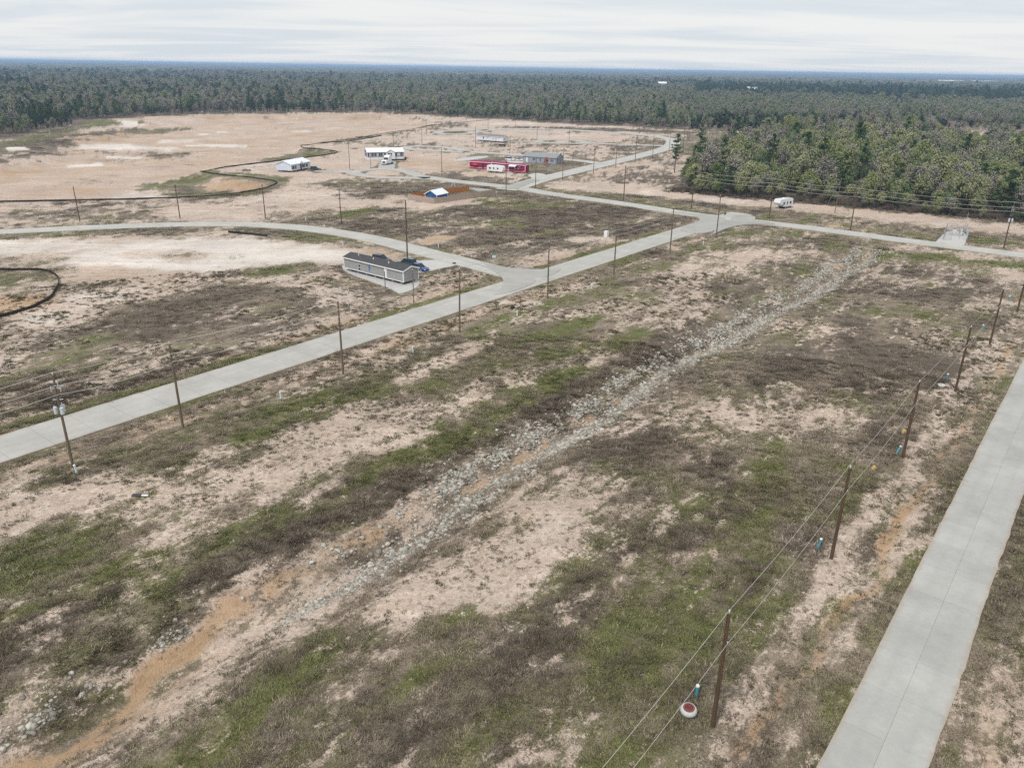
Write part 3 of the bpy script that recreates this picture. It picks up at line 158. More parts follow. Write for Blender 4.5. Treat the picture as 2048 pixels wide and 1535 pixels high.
def fields(x, y, rd):
    """what grows or lies on the ground: cover, green, dark brush, clay, pale sand"""
    r = np.hypot(x, y); u, v = xy2uv(x, y)
    us, vs_ = u * .42, v; F = np.empty((5, x.size)); F[0] = .58; F[1] = .4; F[2] = .35; F[3] = .12; F[4] = .03
    def put(w, t):
        for i, q in enumerate(t):
            if q is not None: F[i] += (q - F[i]) * w
    put(smooth(0, 25, y - 250) * 1.0, (.3, .2, .4, .15, .1))
    wa = 3.0 + 6 * smooth(120, 420, r)
    wx = x + (fbm(x, y, 7, 3, 21) - .5) * wa * 1.5; wy = y + (fbm(x, y, 7, 3, 22) - .5) * wa * 1.5
    m = poly_sd(wx, wy, POND); put(smooth(4, -6, m), (.10, .15, .2, .36, .1))
    for pts, hw, a, t in STROKES:
        xs = [p[0] for p in pts]; ys = [p[1] for p in pts]; pad = hw * 4.5 + 8
        mk = (x > min(xs) - pad) & (x < max(xs) + pad) & (y > min(ys) - pad) & (y < max(ys) + pad)
        if not mk.any(): continue
        fy = .45 if min(ys) > 215 else 1.0          # far soil patches lie longer across the slope
        d = seg_dist(wx[mk], wy[mk] * fy, [(p[0], p[1] * fy) for p in pts])
        w = a * smooth(hw * 1.75, hw * .15, d)
        for i, q in enumerate(t):
            if q is not None: F[i][mk] += (q - F[i][mk]) * w
    f = poly_sd(x, y, FOREST); put(smooth(12, -4, f), (.9, .25, .7, .02, 0))
    f = poly_sd(x, y, RWOOD); put(smooth(4, -4, f), (.85, .25, .75, .02, 0))
    on = smooth(200, 192, u) * (r < 400)
    put(on * smooth(1.5, .6, np.abs(v + 96.6 + (fbm(x, y, 5, 2, 40) - .5) * 1.2)), (.95, .95, .05, .02, 0))
    put(on * .7 * smooth(1.0, .3, np.abs(v + 99.3 + (fbm(x, y, 5, 2, 41) - .5) * 1.6)), (.35, .2, .5, .6, 0))
    put(on * .75 * smooth(.9, .2, np.abs(v + 84.6 + (fbm(x, y, 5, 2, 42) - .5) * 1.8)), (.4, .25, .3, .65, 0))
    put(.75 * smooth(1.5, .5, np.abs(rd - .5 + (fbm(x, y, 3, 2, 43) - .5) * 1.0)) * (rd > -.2), (.85, .5, .4, .1, 0))
    # patches of several metres, shared by the surface and the plants on it
    k = 1.0
    p1 = fbm(us, vs_, 4.2, 5, 50, .6) - .5; p2 = fbm(us, vs_, 3.2, 5, 60, .6) - .5; p3 = fbm(us, vs_, 3.6, 5, 70, .6) - .5; p4 = fbm(x, y, 9, 4, 80) - .5
    q1 = fbm(us, vs_, 1.1, 3, 90, .65) - .5; L4 = fbm(x, y, 24, 4, 95) - .5
    F[0] = .04 + F[0] * .71
    F[0] += (p1 * 1.0 + q1 * 1.1 + L4 * .7 * smooth(120, 260, r)) * (.35 + F[0] * .6); F[2] += L4 * .6 * smooth(150, 300, r); F[3] += (fbm(x, y, 30, 4, 96) - .5) * .5 * smooth(180, 320, r); F[4] += (fbm(x, y, 16, 4, 97) - .5) * .7 * smooth(150, 300, r) * (F[0] < .5)
    F[0] *= 1 + .6 * smooth(220, 320, r) * smooth(.2, .45, F[0]); F[1] *= .92; F[1] += p2 * 1.7 * np.clip(F[1] * 2.2, .3, 1); F[2] = F[2] * .85 + p3 * 1.7 * np.clip(F[2] * 2.2, .25, 1)
    F[3] += p4 * .7 * np.clip(F[3] * 3, .25, 1); F[4] += (p2 + p3) * .8 * np.clip(F[4] * 2.2, .1, 1)
    return np.clip(F, 0, 1)

# ------------------------------------------------------------------ node materials
class NM:
    def __init__(s, name):
        s.m = bpy.data.materials.new(name); s.m.use_nodes = True; s.t = s.m.node_tree; s.t.nodes.clear()
        s.o = s.n('ShaderNodeOutputMaterial'); s.b = s.n('ShaderNodeBsdfPrincipled'); s.l(s.b.outputs[0], s.o.inputs[0])
        s.b.inputs['Roughness'].default_value = .85; s.b.inputs['Specular IOR Level'].default_value = .2
    def n(s, t, **k):
        x = s.t.nodes.new(t)
        for a, b in k.items(): setattr(x, a, b)
        return x
    def l(s, a, b): s.t.links.new(a, b)
    def put(s, sock, v):
        if hasattr(v, 'node'): s.l(v, sock)
        else: sock.default_value = v
    def math(s, op, a, b=0.0, clamp=False):
        x = s.n('ShaderNodeMath', operation=op, use_clamp=clamp); s.put(x.inputs[0], a); s.put(x.inputs[1], b); return x.outputs[0]
    def mix(s, f, a, b, bt='MIX'):
        x = s.n('ShaderNodeMix', data_type='RGBA', blend_type=bt); s.put(x.inputs['Factor'], f)
        s.put(x.inputs['A'], a if hasattr(a, 'node') else (*a, 1)); s.put(x.inputs['B'], b if hasattr(b, 'node') else (*b, 1)); return x.outputs['Result']
    def streak(s):
        if not hasattr(s, 'sv'):
            r_ = s.n('ShaderNodeVectorRotate', rotation_type='Z_AXIS'); s.l(s.n('ShaderNodeTexCoord').outputs['Object'], r_.inputs['Vector']); r_.inputs['Angle'].default_value = -AX
            q = s.n('ShaderNodeMapping'); q.inputs['Scale'].default_value = (.45, 1, 1); s.l(r_.outputs[0], q.inputs[0]); s.sv = q.outputs[0]
        return s.sv
    def noise(s, scale, detail=3, rough=.5, vec=None, dist=0):
        x = s.n('ShaderNodeTexNoise'); x.inputs['Scale'].default_value = scale; x.inputs['Detail'].default_value = detail; x.inputs['Roughness'].default_value = rough
        x.inputs['Distortion'].default_value = dist
        if vec is None:
            if not hasattr(s, 'tc'): s.tc = s.n('ShaderNodeTexCoord').outputs['Object']
            vec = s.tc
        s.l(vec, x.inputs['Vector']); return x.outputs['Fac']
    def rng(s, v, a, b, c=0., d=1., sm=False):
        x = s.n('ShaderNodeMapRange', interpolation_type='SMOOTHSTEP' if sm else 'LINEAR'); s.put(x.inputs['Value'], v)
        for nme, q in (('From Min', a), ('From Max', b), ('To Min', c), ('To Max', d)): s.put(x.inputs[nme], q)
        return x.outputs[0]
    def attr(s, n): return s.n('ShaderNodeAttribute', attribute_name=n).outputs['Fac']
    def scale(s, col, f): return s.mix(1.0, col, s.rgb(f), 'MULTIPLY')
    def rgb(s, f):
        x = s.n('ShaderNodeCombineColor'); [s.put(x.inputs[i], f) for i in range(3)]; return x.outputs[0]
    def done(s, col=None, rough=None, bump=None, bd=.05, bs=.5, metal=None):
        if col is not None: s.put(s.b.inputs['Base Color'], col if hasattr(col, 'node') else (*col, 1))
        if rough is not None: s.b.inputs['Roughness'].default_value = rough
        if metal is not None: s.b.inputs['Metallic'].default_value = metal
        if bump is not None:
            x = s.n('ShaderNodeBump'); x.inputs['Strength'].default_value = bs; x.inputs['Distance'].default_value = bd
            s.put(x.inputs['Height'], bump); s.l(x.outputs[0], s.b.inputs['Normal'])
        return s.m
def plain(name, col, rough=.7, metal=0, var=.12, sc=2.0):
    m = NM(name); f = m.rng(m.noise(sc, 4, .6), .25, .75, 1 - var, 1 + var); return m.done(m.scale(m.rgb_col(col) if False else col_node(m, col), f), rough, None, metal=metal)
def col_node(m, c):
    x = m.n('ShaderNodeRGB'); x.outputs[0].default_value = (*c, 1); return x.outputs[0]

def mat_ground():
    m = NM('ground_soil'); c, g, d, k, w = (m.attr(n) for n in ('cover', 'green', 'brush', 'clay', 'pale'))
    n_f0 = m.rng(m.noise(1.35, 5, .74, m.streak()), .3, .7); rdg = m.math('SUBTRACT', 1.0, m.math('ABSOLUTE', m.math('SUBTRACT', m.math('MULTIPLY', m.noise(.8, 3, .6, None, 1.4), 4.0), 2.0)), True); n_f = m.math('ADD', m.math('MULTIPLY', n_f0, .72), m.math('MULTIPLY', rdg, .34)); n_m = m.rng(m.noise(.32, 4, .64, m.streak()), .3, .7); n_t = m.rng(m.noise(5.5, 3, .7), .25, .75); n_b = m.rng(m.noise(.05, 5, .7), .3, .7)
    # soil
    sand = m.mix(n_m, (.56, .45, .37), (.71, .595, .505))
    sand = m.mix(m.rng(n_t, .55, .95, 0, .5), sand, (.38, .285, .22))
    sand = m.mix(m.rng(rdg, .55, 1.0, 0, .5), sand, (.33, .235, .17))
    spk = m.math('MULTIPLY', m.rng(m.noise(2.3, 3, .7), .58, .66), m.rng(n_m, .25, .8)); sand = m.mix(m.math('MULTIPLY', spk, .8), sand, (.13, .1, .06))
    clay = m.mix(n_f, (.35, .215, .12), (.5, .35, .22))
    soil = m.mix(m.rng(m.math('ADD', k, m.math('MULTIPLY', m.math('SUBTRACT', n_m, .5), .45)), .15, .85), sand, clay)
    soil = m.mix(m.rng(m.math('ADD', w, m.math('MULTIPLY', m.math('SUBTRACT', n_f, .5), .5)), .3, .85, 0, .9), soil, (.72, .655, .59))
    # plants seen as a mat
    gn = m.math('ADD', g, m.math('MULTIPLY', m.math('SUBTRACT', n_m, .5), .45))
    dry = m.mix(n_t, (.115, .088, .056), (.42, .345, .262))
    green = m.mix(n_t, (.05, .056, .017), (.245, .245, .098))
    veg = m.mix(m.rng(gn, .28, .72), dry, green)
    brush = m.mix(n_t, (.045, .035, .026), (.225, .178, .135))
    dn = m.math('ADD', d, m.math('MULTIPLY', m.math('SUBTRACT', n_f, .5), .5))
    veg = m.mix(m.rng(dn, .3, .75, 0, .92), veg, brush)
    vm = m.math('ADD', m.math('SUBTRACT', m.math('ADD', m.math('MULTIPLY', n_f, .62), m.math('MULTIPLY', n_t, .38)), 1.0), c)
    gr = m.n('ShaderNodeMapping'); gr.inputs['Scale'].default_value = (.035, .55, 1); gr.inputs['Rotation'].default_value = (0, 0, .35); m.l(m.tc, gr.inputs[0]); soil = m.scale(soil, m.rng(m.noise(1.0, 4, .65, gr.outputs[0]), .3, .7, .86, 1.12))
    col = m.mix(m.rng(vm, -.09, .09, 0, 1, True), soil, veg)
    col = m.scale(col, m.rng(n_b, 0, 1, .84, 1.14))
    h = n_t
    return m.done(col, .95, h, .12, .8)
def mat_concrete(name, base=(.48, .468, .432), seams=True, joint=None):
    m = NM(name); n1 = m.noise(.22, 5, .6); n2 = m.noise(3.2, 6, .7)
    col = m.scale(col_node(m, base), m.rng(n1, .3, .7, .84, 1.09)); col = m.scale(col, m.rng(n2, .3, .7, .94, 1.05))
    oi = m.n('ShaderNodeObjectInfo'); col = m.scale(col, m.rng(oi.outputs['Random'], 0, 1, .93, 1.04))
    ac = m.math('ABSOLUTE', m.attr('across')); n3 = m.noise(.9, 4, .7)
    ty = m.rng(m.math('ABSOLUTE', m.math('SUBTRACT', ac, .5)), .0, .17, .08, 0.); col = m.mix(m.math('MULTIPLY', ty, m.rng(n1, .3, .7, .3, 1.6)), col, (.2, .19, .17))
    ed = m.rng(m.math('ADD', ac, m.math('MULTIPLY', m.math('SUBTRACT', n3, .5), .42)), .86, 1.04, 0, .75); col = m.mix(ed, col, (.36, .285, .21))
    if seams: jt = m.math('ABSOLUTE', m.math('SUBTRACT', m.math('FRACT', m.math('DIVIDE', m.attr('along'), 4.6)), .5)); col = m.mix(m.rng(jt, .487, .494, 0, .32), col, (.17, .165, .15)); col = m.mix(m.math('MULTIPLY', m.rng(ac, .0, .016, .3, 0), m.rng(m.attr('along'), .5, .6)), col, (.17, .165, .15))
    st = m.rng(m.noise(.7, 6, .7, dist=1.0), .56, .75, 0, .35); col = m.mix(st, col, (.36, .34, .3))
    return m.done(col, .8, n2, .01, .4)
def mat_leaf(name, cols, var=.35, rough=.8, soft=0):
    m = NM(name); oi = m.n('ShaderNodeObjectInfo'); r = oi.outputs['Random']; gi = m.n('ShaderNodeNewGeometry').outputs['Random Per Island']
    cr = m.n('ShaderNodeValToRGB'); e = cr.color_ramp.elements
    while len(e) < len(cols): e.new(.5)
    for i, c in enumerate(cols): e[i].position = i / (len(cols) - 1); e[i].color = (*c, 1)
    m.l(r, cr.inputs[0]); col = m.scale(cr.outputs[0], m.rng(gi, 0, 1, 1 - var, 1 + var))
    if soft:                                     # foliage mass: leaf normals lean outwards from the crown
        tcn = m.n('ShaderNodeTexCoord').outputs['Object']; sb = m.n('ShaderNodeVectorMath', operation='SUBTRACT'); m.l(tcn, sb.inputs[0]); sb.inputs[1].default_value = (0, 0, soft)
        nz = m.n('ShaderNodeVectorMath', operation='NORMALIZE'); m.l(sb.outputs[0], nz.inputs[0]); vt = m.n('ShaderNodeVectorTransform', vector_type='NORMAL', convert_from='OBJECT', convert_to='WORLD'); m.l(nz.outputs[0], vt.inputs[0])
        ge = m.n('ShaderNodeNewGeometry').outputs['Normal']; mv = m.n('ShaderNodeMix', data_type='VECTOR'); mv.inputs['Factor'].default_value = .6; m.l(ge, mv.inputs['A']); m.l(vt.outputs[0], mv.inputs['B'])
        n2 = m.n('ShaderNodeVectorMath', operation='NORMALIZE'); m.l(mv.outputs['Result'], n2.inputs[0]); m.l(n2.outputs[0], m.b.inputs['Normal'])
    return m.done(col, rough)
M = {}
M['ground'] = mat_ground()
M['road'] = mat_concrete('concrete_road')
M['slab'] = mat_concrete('concrete_slab', (.425, .42, .395), False)
M['gravel'] = plain('gravel_pad', (.5, .49, .47), .9, 0, .25, 6)
M['joint'] = plain('joint_filler', (.12, .115, .1), .9)
def wood(name, a, b, sc=(6, 6, .5)):
    m = NM(name); tcv = m.n('ShaderNodeTexCoord').outputs['Object']; mpn = m.n('ShaderNodeMapping'); mpn.inputs['Scale'].default_value = sc; m.l(tcv, mpn.inputs[0])
    n = m.noise(2.0, 6, .7, mpn.outputs[0]); return m.done(m.mix(m.rng(n, .3, .7), a, b), .85, n, .02, .5)
M['pole'] = wood('creosote_wood', (.06, .038, .024), (.14, .09, .058))
M['polegrey'] = wood('weathered_pole', (.11, .085, .06), (.21, .165, .12))
M['steel'] = plain('galvanised_steel', (.5, .52, .54), .45, .6)
M['insul'] = plain('grey_insulator', (.62, .63, .64), .4)
M['wire'] = plain('aluminium_wire', (.55, .53, .49), .5, .2)
M['can'] = plain('transformer_grey', (.56, .6, .64), .45)
M['black'] = plain('black_plastic', (.022, .02, .018), .55)
M['silt'] = plain('silt_fabric', (.03, .026, .022), .8, 0, .3)
M['white'] = plain('white_paint', (.78, .79, .79), .5, 0, .04)
M['offwhite'] = plain('offwhite_siding', (.66, .67, .7), .6, 0, .05)
M['glass'] = plain('dark_glass', (.03, .04, .05), .12, 0, .1)
M['teal'] = plain('teal_pvc', (.06, .29, .36), .4, 0, .1)
M['palepvc'] = plain('pale_pvc', (.62, .74, .77), .4, 0, .08)
M['tanklid'] = plain('red_brown_lid', (.22, .075, .065), .6, 0, .2, 8)
M['tyre'] = plain('tyre_rubber', (.025, .025, .026), .8)
M['rubblack'] = M['black']

# ------------------------------------------------------------------ mesh helpers
class MB:
    def __init__(s): s.v = []; s.f = []; s.smooth = False
    def add(s, vs, fs):
        o = len(s.v); s.v += [tuple(p) for p in vs]; s.f += [tuple(i + o for i in f) for f in fs]; return s
    def box(s, x0, x1, y0, y1, z0, z1):
        return s.add([(x0, y0, z0), (x1, y0, z0), (x1, y1, z0), (x0, y1, z0), (x0, y0, z1), (x1, y0, z1), (x1, y1, z1), (x0, y1, z1)],
                     [(0, 3, 2, 1), (4, 5, 6, 7), (0, 1, 5, 4), (1, 2, 6, 5), (2, 3, 7, 6), (3, 0, 4, 7)])
    def prism_y(s, poly, y0, y1):          # poly in xz, extruded along y
        n = len(poly); vs = [(a, y0, b) for a, b in poly] + [(a, y1, b) for a, b in poly]
        return s.add(vs, [tuple(range(n)), tuple(range(2 * n - 1, n - 1, -1))] + [((i + 1) % n, i, i + n, (i + 1) % n + n) for i in range(n)])
    def prism_x(s, poly, x0, x1):          # poly in yz
        n = len(poly); vs = [(x0, a, b) for a, b in poly] + [(x1, a, b) for a, b in poly]
        return s.add(vs, [tuple(range(n - 1, -1, -1)), tuple(range(n, 2 * n))] + [(i, (i + 1) % n, (i + 1) % n + n, i + n) for i in range(n)])
    def tube(s, p0, p1, r0, r1=None, n=6, cap=True):
        r1 = r0 if r1 is None else r1; p0 = Vector(p0); p1 = Vector(p1); d = (p1 - p0).normalized()
        a = d.orthogonal().normalized(); b = d.cross(a); vs = []
        for p, r in ((p0, r0), (p1, r1)):
            for i in range(n):
                t = 2 * math.pi * i / n; vs.append(p + (a * math.cos(t) + b * math.sin(t)) * r)
        fs = [(i, (i + 1) % n, (i + 1) % n + n, i + n) for i in range(n)]
        if cap: fs += [tuple(range(n - 1, -1, -1)), tuple(range(n, 2 * n))]
        return s.add(vs, fs)
    def path(s, pts, r, n=4):
        for a, b in zip(pts[:-1], pts[1:]): s.tube(a, b, r, r, n, False)
        return s
    def lathe(s, prof, n=16, c=(0, 0, 0)):
        vs = []; m = len(prof)
        for (r, z) in prof:
            for i in range(n):
                t = 2 * math.pi * i / n; vs.append((c[0] + r * math.cos(t), c[1] + r * math.sin(t), c[2] + z))
        fs = [(j * n + i, j * n + (i + 1) % n, (j + 1) * n + (i + 1) % n, (j + 1) * n + i) for j in range(m - 1) for i in range(n)]
        fs += [tuple(range(n - 1, -1, -1)), tuple(range((m - 1) * n, m * n))]
        return s.add(vs, fs)
    def mesh(s, name, mat):
        me = bpy.data.meshes.new(name); me.from_pydata(s.v, [], s.f); me.materials.append(mat)
        if s.smooth: me.polygons.foreach_set('use_smooth', [True] * len(me.polygons))
        me.update(); return me
    def build(s, name, mat, parent=None):
        o = bpy.data.objects.new(name, s.mesh(name, mat)); COL.objects.link(o)
        if parent: o.parent = parent
        return o
def tag(o, label=None, cat=None, group=None, kind=None):
    if label: o['label'] = label
    if cat: o['category'] = cat
    if group: o['group'] = group
    if kind: o['kind'] = kind
    return o
def empty(name, loc, rz=0., label=None, cat=None, group=None):
    o = bpy.data.objects.new(name, None); COL.objects.link(o); o.location = loc; o.rotation_euler = (0, 0, rz); o.empty_display_size = .5
    return tag(o, label, cat, group)
def linkmesh(name, me, parent=None, loc=None, rz=0, sc=None):
    o = bpy.data.objects.new(name, me); COL.objects.link(o); o.parent = parent
    if loc is not None: o.location = loc
    if rz: o.rotation_euler = (0, 0, rz)
    if sc is not None: o.scale = sc if hasattr(sc, '__len__') else (sc,) * 3
    return o
def np_mesh(name, verts, faces, mat, attrs=None, smooth_=False):
    me = bpy.data.meshes.new(name); verts = np.asarray(verts, np.float32); faces = np.asarray(faces, np.int32); k = faces.shape[1]
    me.vertices.add(len(verts)); me.vertices.foreach_set('co', verts.ravel())
    me.loops.add(faces.size); me.loops.foreach_set('vertex_index', faces.ravel())
    me.polygons.add(len(faces)); me.polygons.foreach_set('loop_start', np.arange(0, faces.size, k, dtype=np.int32)); me.polygons.foreach_set('loop_total', np.full(len(faces), k, np.int32))
    if smooth_: me.polygons.foreach_set('use_smooth', np.ones(len(faces), bool))
    for n, a in (attrs or {}).items():
        at = me.attributes.new(n, 'FLOAT', 'POINT'); at.data.foreach_set('value', np.asarray(a, np.float32))
    me.update(calc_edges=True); me.materials.append(mat); return me

# ------------------------------------------------------------------ ground: one sheet to the horizon, finer near the camera
def build_ground():
    fine = np.arange(-44, 44.01, .11); coarse_r = np.arange(48, 180, 6.); ang = np.radians(np.concatenate([-coarse_r[::-1], fine, coarse_r, [180.]]))
    th = np.concatenate([[80, 70, 62, 56, 52], np.arange(50, 2.0, -.11)]); rad = list(40 / np.tan(np.radians(th)))
    while rad[-1] < 29000: rad.append(rad[-1] * 1.07)
    rad = np.array(rad); na, nr = len(ang), len(rad)
    RR, AA = np.meshgrid(rad, ang, indexing='ij'); x = (RR * np.sin(AA)).ravel(); y = (RR * np.cos(AA)).ravel()
    rd = road_dist(x, y); z = heights(x, y, rd); F = fields(x, y, rd)
    z = np.where(np.hypot(x, y) > 900, z * .3, z)
    i = np.arange(nr - 1)[:, None] * na; j = np.arange(na)[None, :]; j2 = (j + 1) % na
    f = np.stack([(i + j), (i + na + j), (i + na + j2), (i + j2)], -1).reshape(-1, 4)
    v = np.stack([x, y, z], 1); v = np.vstack([v, [[0, 0, 0]]]); F = np.hstack([F, np.full((5, 1), .4)])
    me = np_mesh('ground', v, f, M['ground'], dict(zip(('cover', 'green', 'brush', 'clay', 'pale'), F)), True)
    o = linkmesh('ground', me); tag(o, kind='structure'); return o
build_ground()

# ------------------------------------------------------------------ concrete roads
def offset_path(p, d):
    p = np.array(p, float); t = np.gradient(p, axis=0); t /= np.linalg.norm(t, axis=1, keepdims=True) + 1e-9
    return p + np.stack([-t[:, 1], t[:, 0]], 1) * d
def densify(p, step):
    q = []
    for a, b in zip(p[:-1], p[1:]):
        n = max(1, int(math.dist(a, b) / step))
        for i in range(n): q.append((a[0] + (b[0] - a[0]) * i / n, a[1] + (b[1] - a[1]) * i / n))
    q.append(p[-1]); return q
def ribbon(name, p, hw, ztop, mat, step=3., wob=.12, thick=.3):
    p = densify(p, step); n = len(p); rs = np.random.default_rng(len(p)); 
    pa = np.array(p); w = (fbm(pa[:, 0], pa[:, 1], 3, 3, 31) - .5) * wob * 2; w2 = (fbm(pa[:, 0], pa[:, 1], 3, 3, 33) - .5) * wob * 2
    t = np.gradient(pa, axis=0); t /= np.linalg.norm(t, axis=1, keepdims=True) + 1e-9; nn = np.stack([-t[:, 1], t[:, 0]], 1)
    L = pa + nn * (hw + w)[:, None]; Rr = pa - nn * (hw + w2)[:, None]
    v = []
    for i in range(n): v += [(*L[i], ztop), (*Rr[i], ztop), (*L[i], ztop - thick), (*Rr[i], ztop - thick)]
    al = np.concatenate([[1], 1 + np.cumsum(np.hypot(*np.diff(pa, axis=0).T))])
    f = []
    for i in range(n - 1):
        a, b = 4 * i, 4 * i + 4
        f += [(a, a + 1, b + 1, b), (a + 2, a, b, b + 2), (a + 1, a + 3, b + 3, b + 1)]
    o = MB().add(v, f).build(name, mat)
    for nm, val in (('across', np.tile([1., -1., 1., -1.], n)), ('along', np.repeat(al, 4))): o.data.attributes.new(nm, 'FLOAT', 'POINT').data.foreach_set('value', np.asarray(val, np.float32))
    return tag(o, kind='structure')
zt = .10
for i, (k, (p, hw)) in enumerate(sorted(ROADP.items())):
    if k == 'C': continue
    ribbon('road', p, hw, zt + .005 * i, M['road'], 2.5)
for i, (k, p) in enumerate(PATCHES.items()):
    if k in ('b_low', 'b_up', 'a_left', 'a_right', 'e_left', 'e_right', 'drive', 'yard'): mat, nm, zp = M['road'], 'pavement', zt + .075 + .005 * i
    else: mat, nm, zp = M['gravel'], 'gravel_pad', .05 + .004 * i
    q = chaikin(list(p) + [p[0]], 2)[:-1]
    if sum(a[0] * b[1] - b[0] * a[1] for a, b in zip(q, q[1:] + q[:1])) < 0: q = q[::-1]
    n = len(q); b = MB().add([(x, y, zp) for x, y in q] + [(x, y, zp - .3) for x, y in q], [tuple(range(n))] + [((j + 1) % n, j, j + n, (j + 1) % n + n) for j in range(n)])
    tag(b.build(nm, mat), kind='structure')
# the near road on the right: two rows of slabs with open joints
def road_c():
    o = ribbon('road', [uv2xy(-120, -3.95), uv2xy(330, -3.95)], 2.66, .085, M['joint'], 4., .0, .25)
    Ls = 4.6; g = .013
    for lane in (0, 1):
        u = -10. + lane * 0
        while u < 190:
            u0, u1 = u + g / 2, u + Ls - g / 2; n = 9
            vin = -3.95 + (g / 2 if lane else -g / 2); pts = []
            us = np.linspace(u0, u1, n); wob = ((fbm(us, us * 0 + lane * 50, 1.7, 4, 77) - .5) * .3 + (fbm(us, us * 0 + lane * 9, 9, 2, 78) - .5) * .3) * (1 if lane else .4)
            vo = -3.95 + (1 if lane else -1) * (2.75 + wob)
            zt_ = .11 + random.uniform(-.004, .004); v = []
            for a, b in zip(us, vo): x, y = uv2xy(a, b); x2, y2 = uv2xy(a, vin); v += [(x, y, zt_), (x2, y2, zt_), (x, y, -.1), (x2, y2, -.1)]
            f = []
            for i in range(n - 1):
                a, b = 4 * i, 4 * i + 4; q = [(a, a + 1, b + 1, b), (a + 2, a, b, b + 2), (a + 1, a + 3, b + 3, b + 1)]
                f += q if not lane else [t[::-1] for t in q]
            f += [(0, 2, 3, 1), (4 * n - 4, 4 * n - 3, 4 * n - 1, 4 * n - 2)]
            q = MB().add(v, f).build('concrete_slab', M['slab'], o); u += Ls
            q.data.attributes.new('across', 'FLOAT', 'POINT').data.foreach_set('value', np.tile([1., 0., 1., 0.], n).astype(np.float32))
road_c()
# ------------------------------------------------------------------ utility poles and lines
def pole(x, y, h, label, group, mat='pole', r=.15, wires=(0, 1.1, 2.1), trans=0, arm=None, lean=(0, 0), top=True):
    z = hz(x, y); e = empty('utility_pole', (x, y, z), 0, label, 'utility pole', group)
    e.rotation_euler = (lean[0], lean[1], random.uniform(0, 6))
    MB().tube((0, 0, -.4), (0, 0, h), r, r * .68, 10).build('shaft', M[mat], e)
    az = AX - e.rotation_euler.z
    cx, sx = math.cos(az), math.sin(az)
    if top: MB().lathe([(.03, 0), (.03, .12), (.07, .14), (.06, .26), (.03, .3)], 8, (0, 0, h)).build('insulator', M['insul'], e)
    for w in wires[1:]:
        MB().tube((0, 0, h - w), (.22 * sx, -.22 * cx, h - w), .03, .03, 6).build('bracket', M['insul'], e)
    if trans:
        for k in range(trans):
            a = az + 2.6 + k * 2.1; px, py = .42 * math.cos(a), .42 * math.sin(a); zc = h * .6
            t = MB().lathe([(.18, 0), (.2, .05), (.2, .7), (.15, .78), (.05, .8)], 12, (px, py, zc)).build('transformer', M['can'], e)
            MB().tube((px + .06, py, zc + .78), (px + .06, py, zc + 1.0), .035, .03, 6).build('bushing', M['insul'], t)
        for dz, ln in ((h * .6 + 1.5, .5), (h * .86, .5), (h * .92, .35)):
            MB().box(-ln, ln, -.035, .035, dz, dz + .06).build('crossarm', M['can'], e)
        for dz, sx_ in ((h * .86, .45), (h * .86, -.45), (h * .92, -.3)):
            MB().tube((sx_, 0, dz - .35), (sx_, 0, dz + .3), .045, .03, 6).build('fuse_cutout', M['can'], e)
    if arm:
        for dz in arm: MB().box(-1.2, 1.2, -.06, .06, h - dz, h - dz + .11).build('crossarm', M[mat], e)
    return e
ORD = ['first', 'second', 'third', 'fourth', 'fifth', 'sixth', 'seventh', 'eighth']
def run(keys, phrase, group, drops, mat='pole', hfix=None, r=.15, trans={}, extra={}):
    out = []
    for i, (x, y, h) in enumerate(keys):
        hh = hfix or h
        lab = extra.get(i) or 'brown wooden utility pole, %s %s' % (ORD[i], phrase)
        pole(x, y, hh, lab, group, mat, r, drops, trans.get(i, 0), lean=(random.uniform(-.008, .008), random.uniform(-.008, .008))); out.append((x, y, hz(x, y) + hh))
    return out
def wires(tops, drops, label, rad, before=None, after=None, sag=.45, off=.22):
    pts = ([before] if before else []) + list(tops) + ([after] if after else [])
    e = empty('power_line', (pts[0][0], pts[0][1], 0), 0, label, 'power line', 'overhead power lines')
    ox, oy = pts[0][0], pts[0][1]
    for j, dr in enumerate(drops):
        b = MB(); side = 0 if j == 0 else off
        for a, c in zip(pts[:-1], pts[1:]):
            q = []
            for k in range(11):
                t = k / 10; q.append((a[0] + (c[0] - a[0]) * t - ox + side * UY, a[1] + (c[1] - a[1]) * t - oy - side * UX, a[2] + (c[2] - a[2]) * t - dr - sag * 4 * t * (1 - t) + (.27 if j == 0 else 0)))
            b.path(q, rad, 5)
        b.build('wire', M['wire'], e)
    return e
A_ = run(POLES['A'], 'from the left along the main road', 'poles along the main road', (0, 1.1, 2.1), 'polegrey', 10.5, .16, {0: 3},
         {0: 'weathered utility pole with three grey transformer cans beside the main road', 7: 'wooden utility pole beside the junction at the far end of main road'})
xa, ya = uv2xy(2, -81.5); xb, yb = uv2xy(224, -83)
wires(A_, (0, 1.1, 2.1), 'three pale wires strung along the main concrete road', .028, (xa, ya, 10.5), None)
C_ = run(POLES['C'], 'from the camera in the row beside slab road', 'poles beside the slab road', (0, 2.1), 'pole', 9.1, .17)
p0 = uv2xy(14.5, -13.3); p1 = uv2xy(200, -11.8)
wires(C_, (0, 2.1), 'two pale wires over the near grassy lots beside the slab road', .014, (*p0, 9.1), (*p1, 9.1), .35)
D_ = run(POLES['D'], '', 'poles beyond the cross road', (0, 1.0, 2.0), 'pole', 11.2, .16, {0: 2}, {
    0: 'utility pole with pale transformer cans beyond the cross road at the far right', 1: 'utility pole beyond the cross road between white camper and gravel pad',
    2: 'utility pole standing just left of the white camper trailer', 3: 'utility pole on sand in front of the left end of the wood', 4: 'utility pole beyond the cross road on orange dry grass, left of the wood'})
wires(D_[:4], (0, 1.0, 2.0), 'three pale wires in front of the olive wood', .03, (165, 167, 11.2), None, .5)
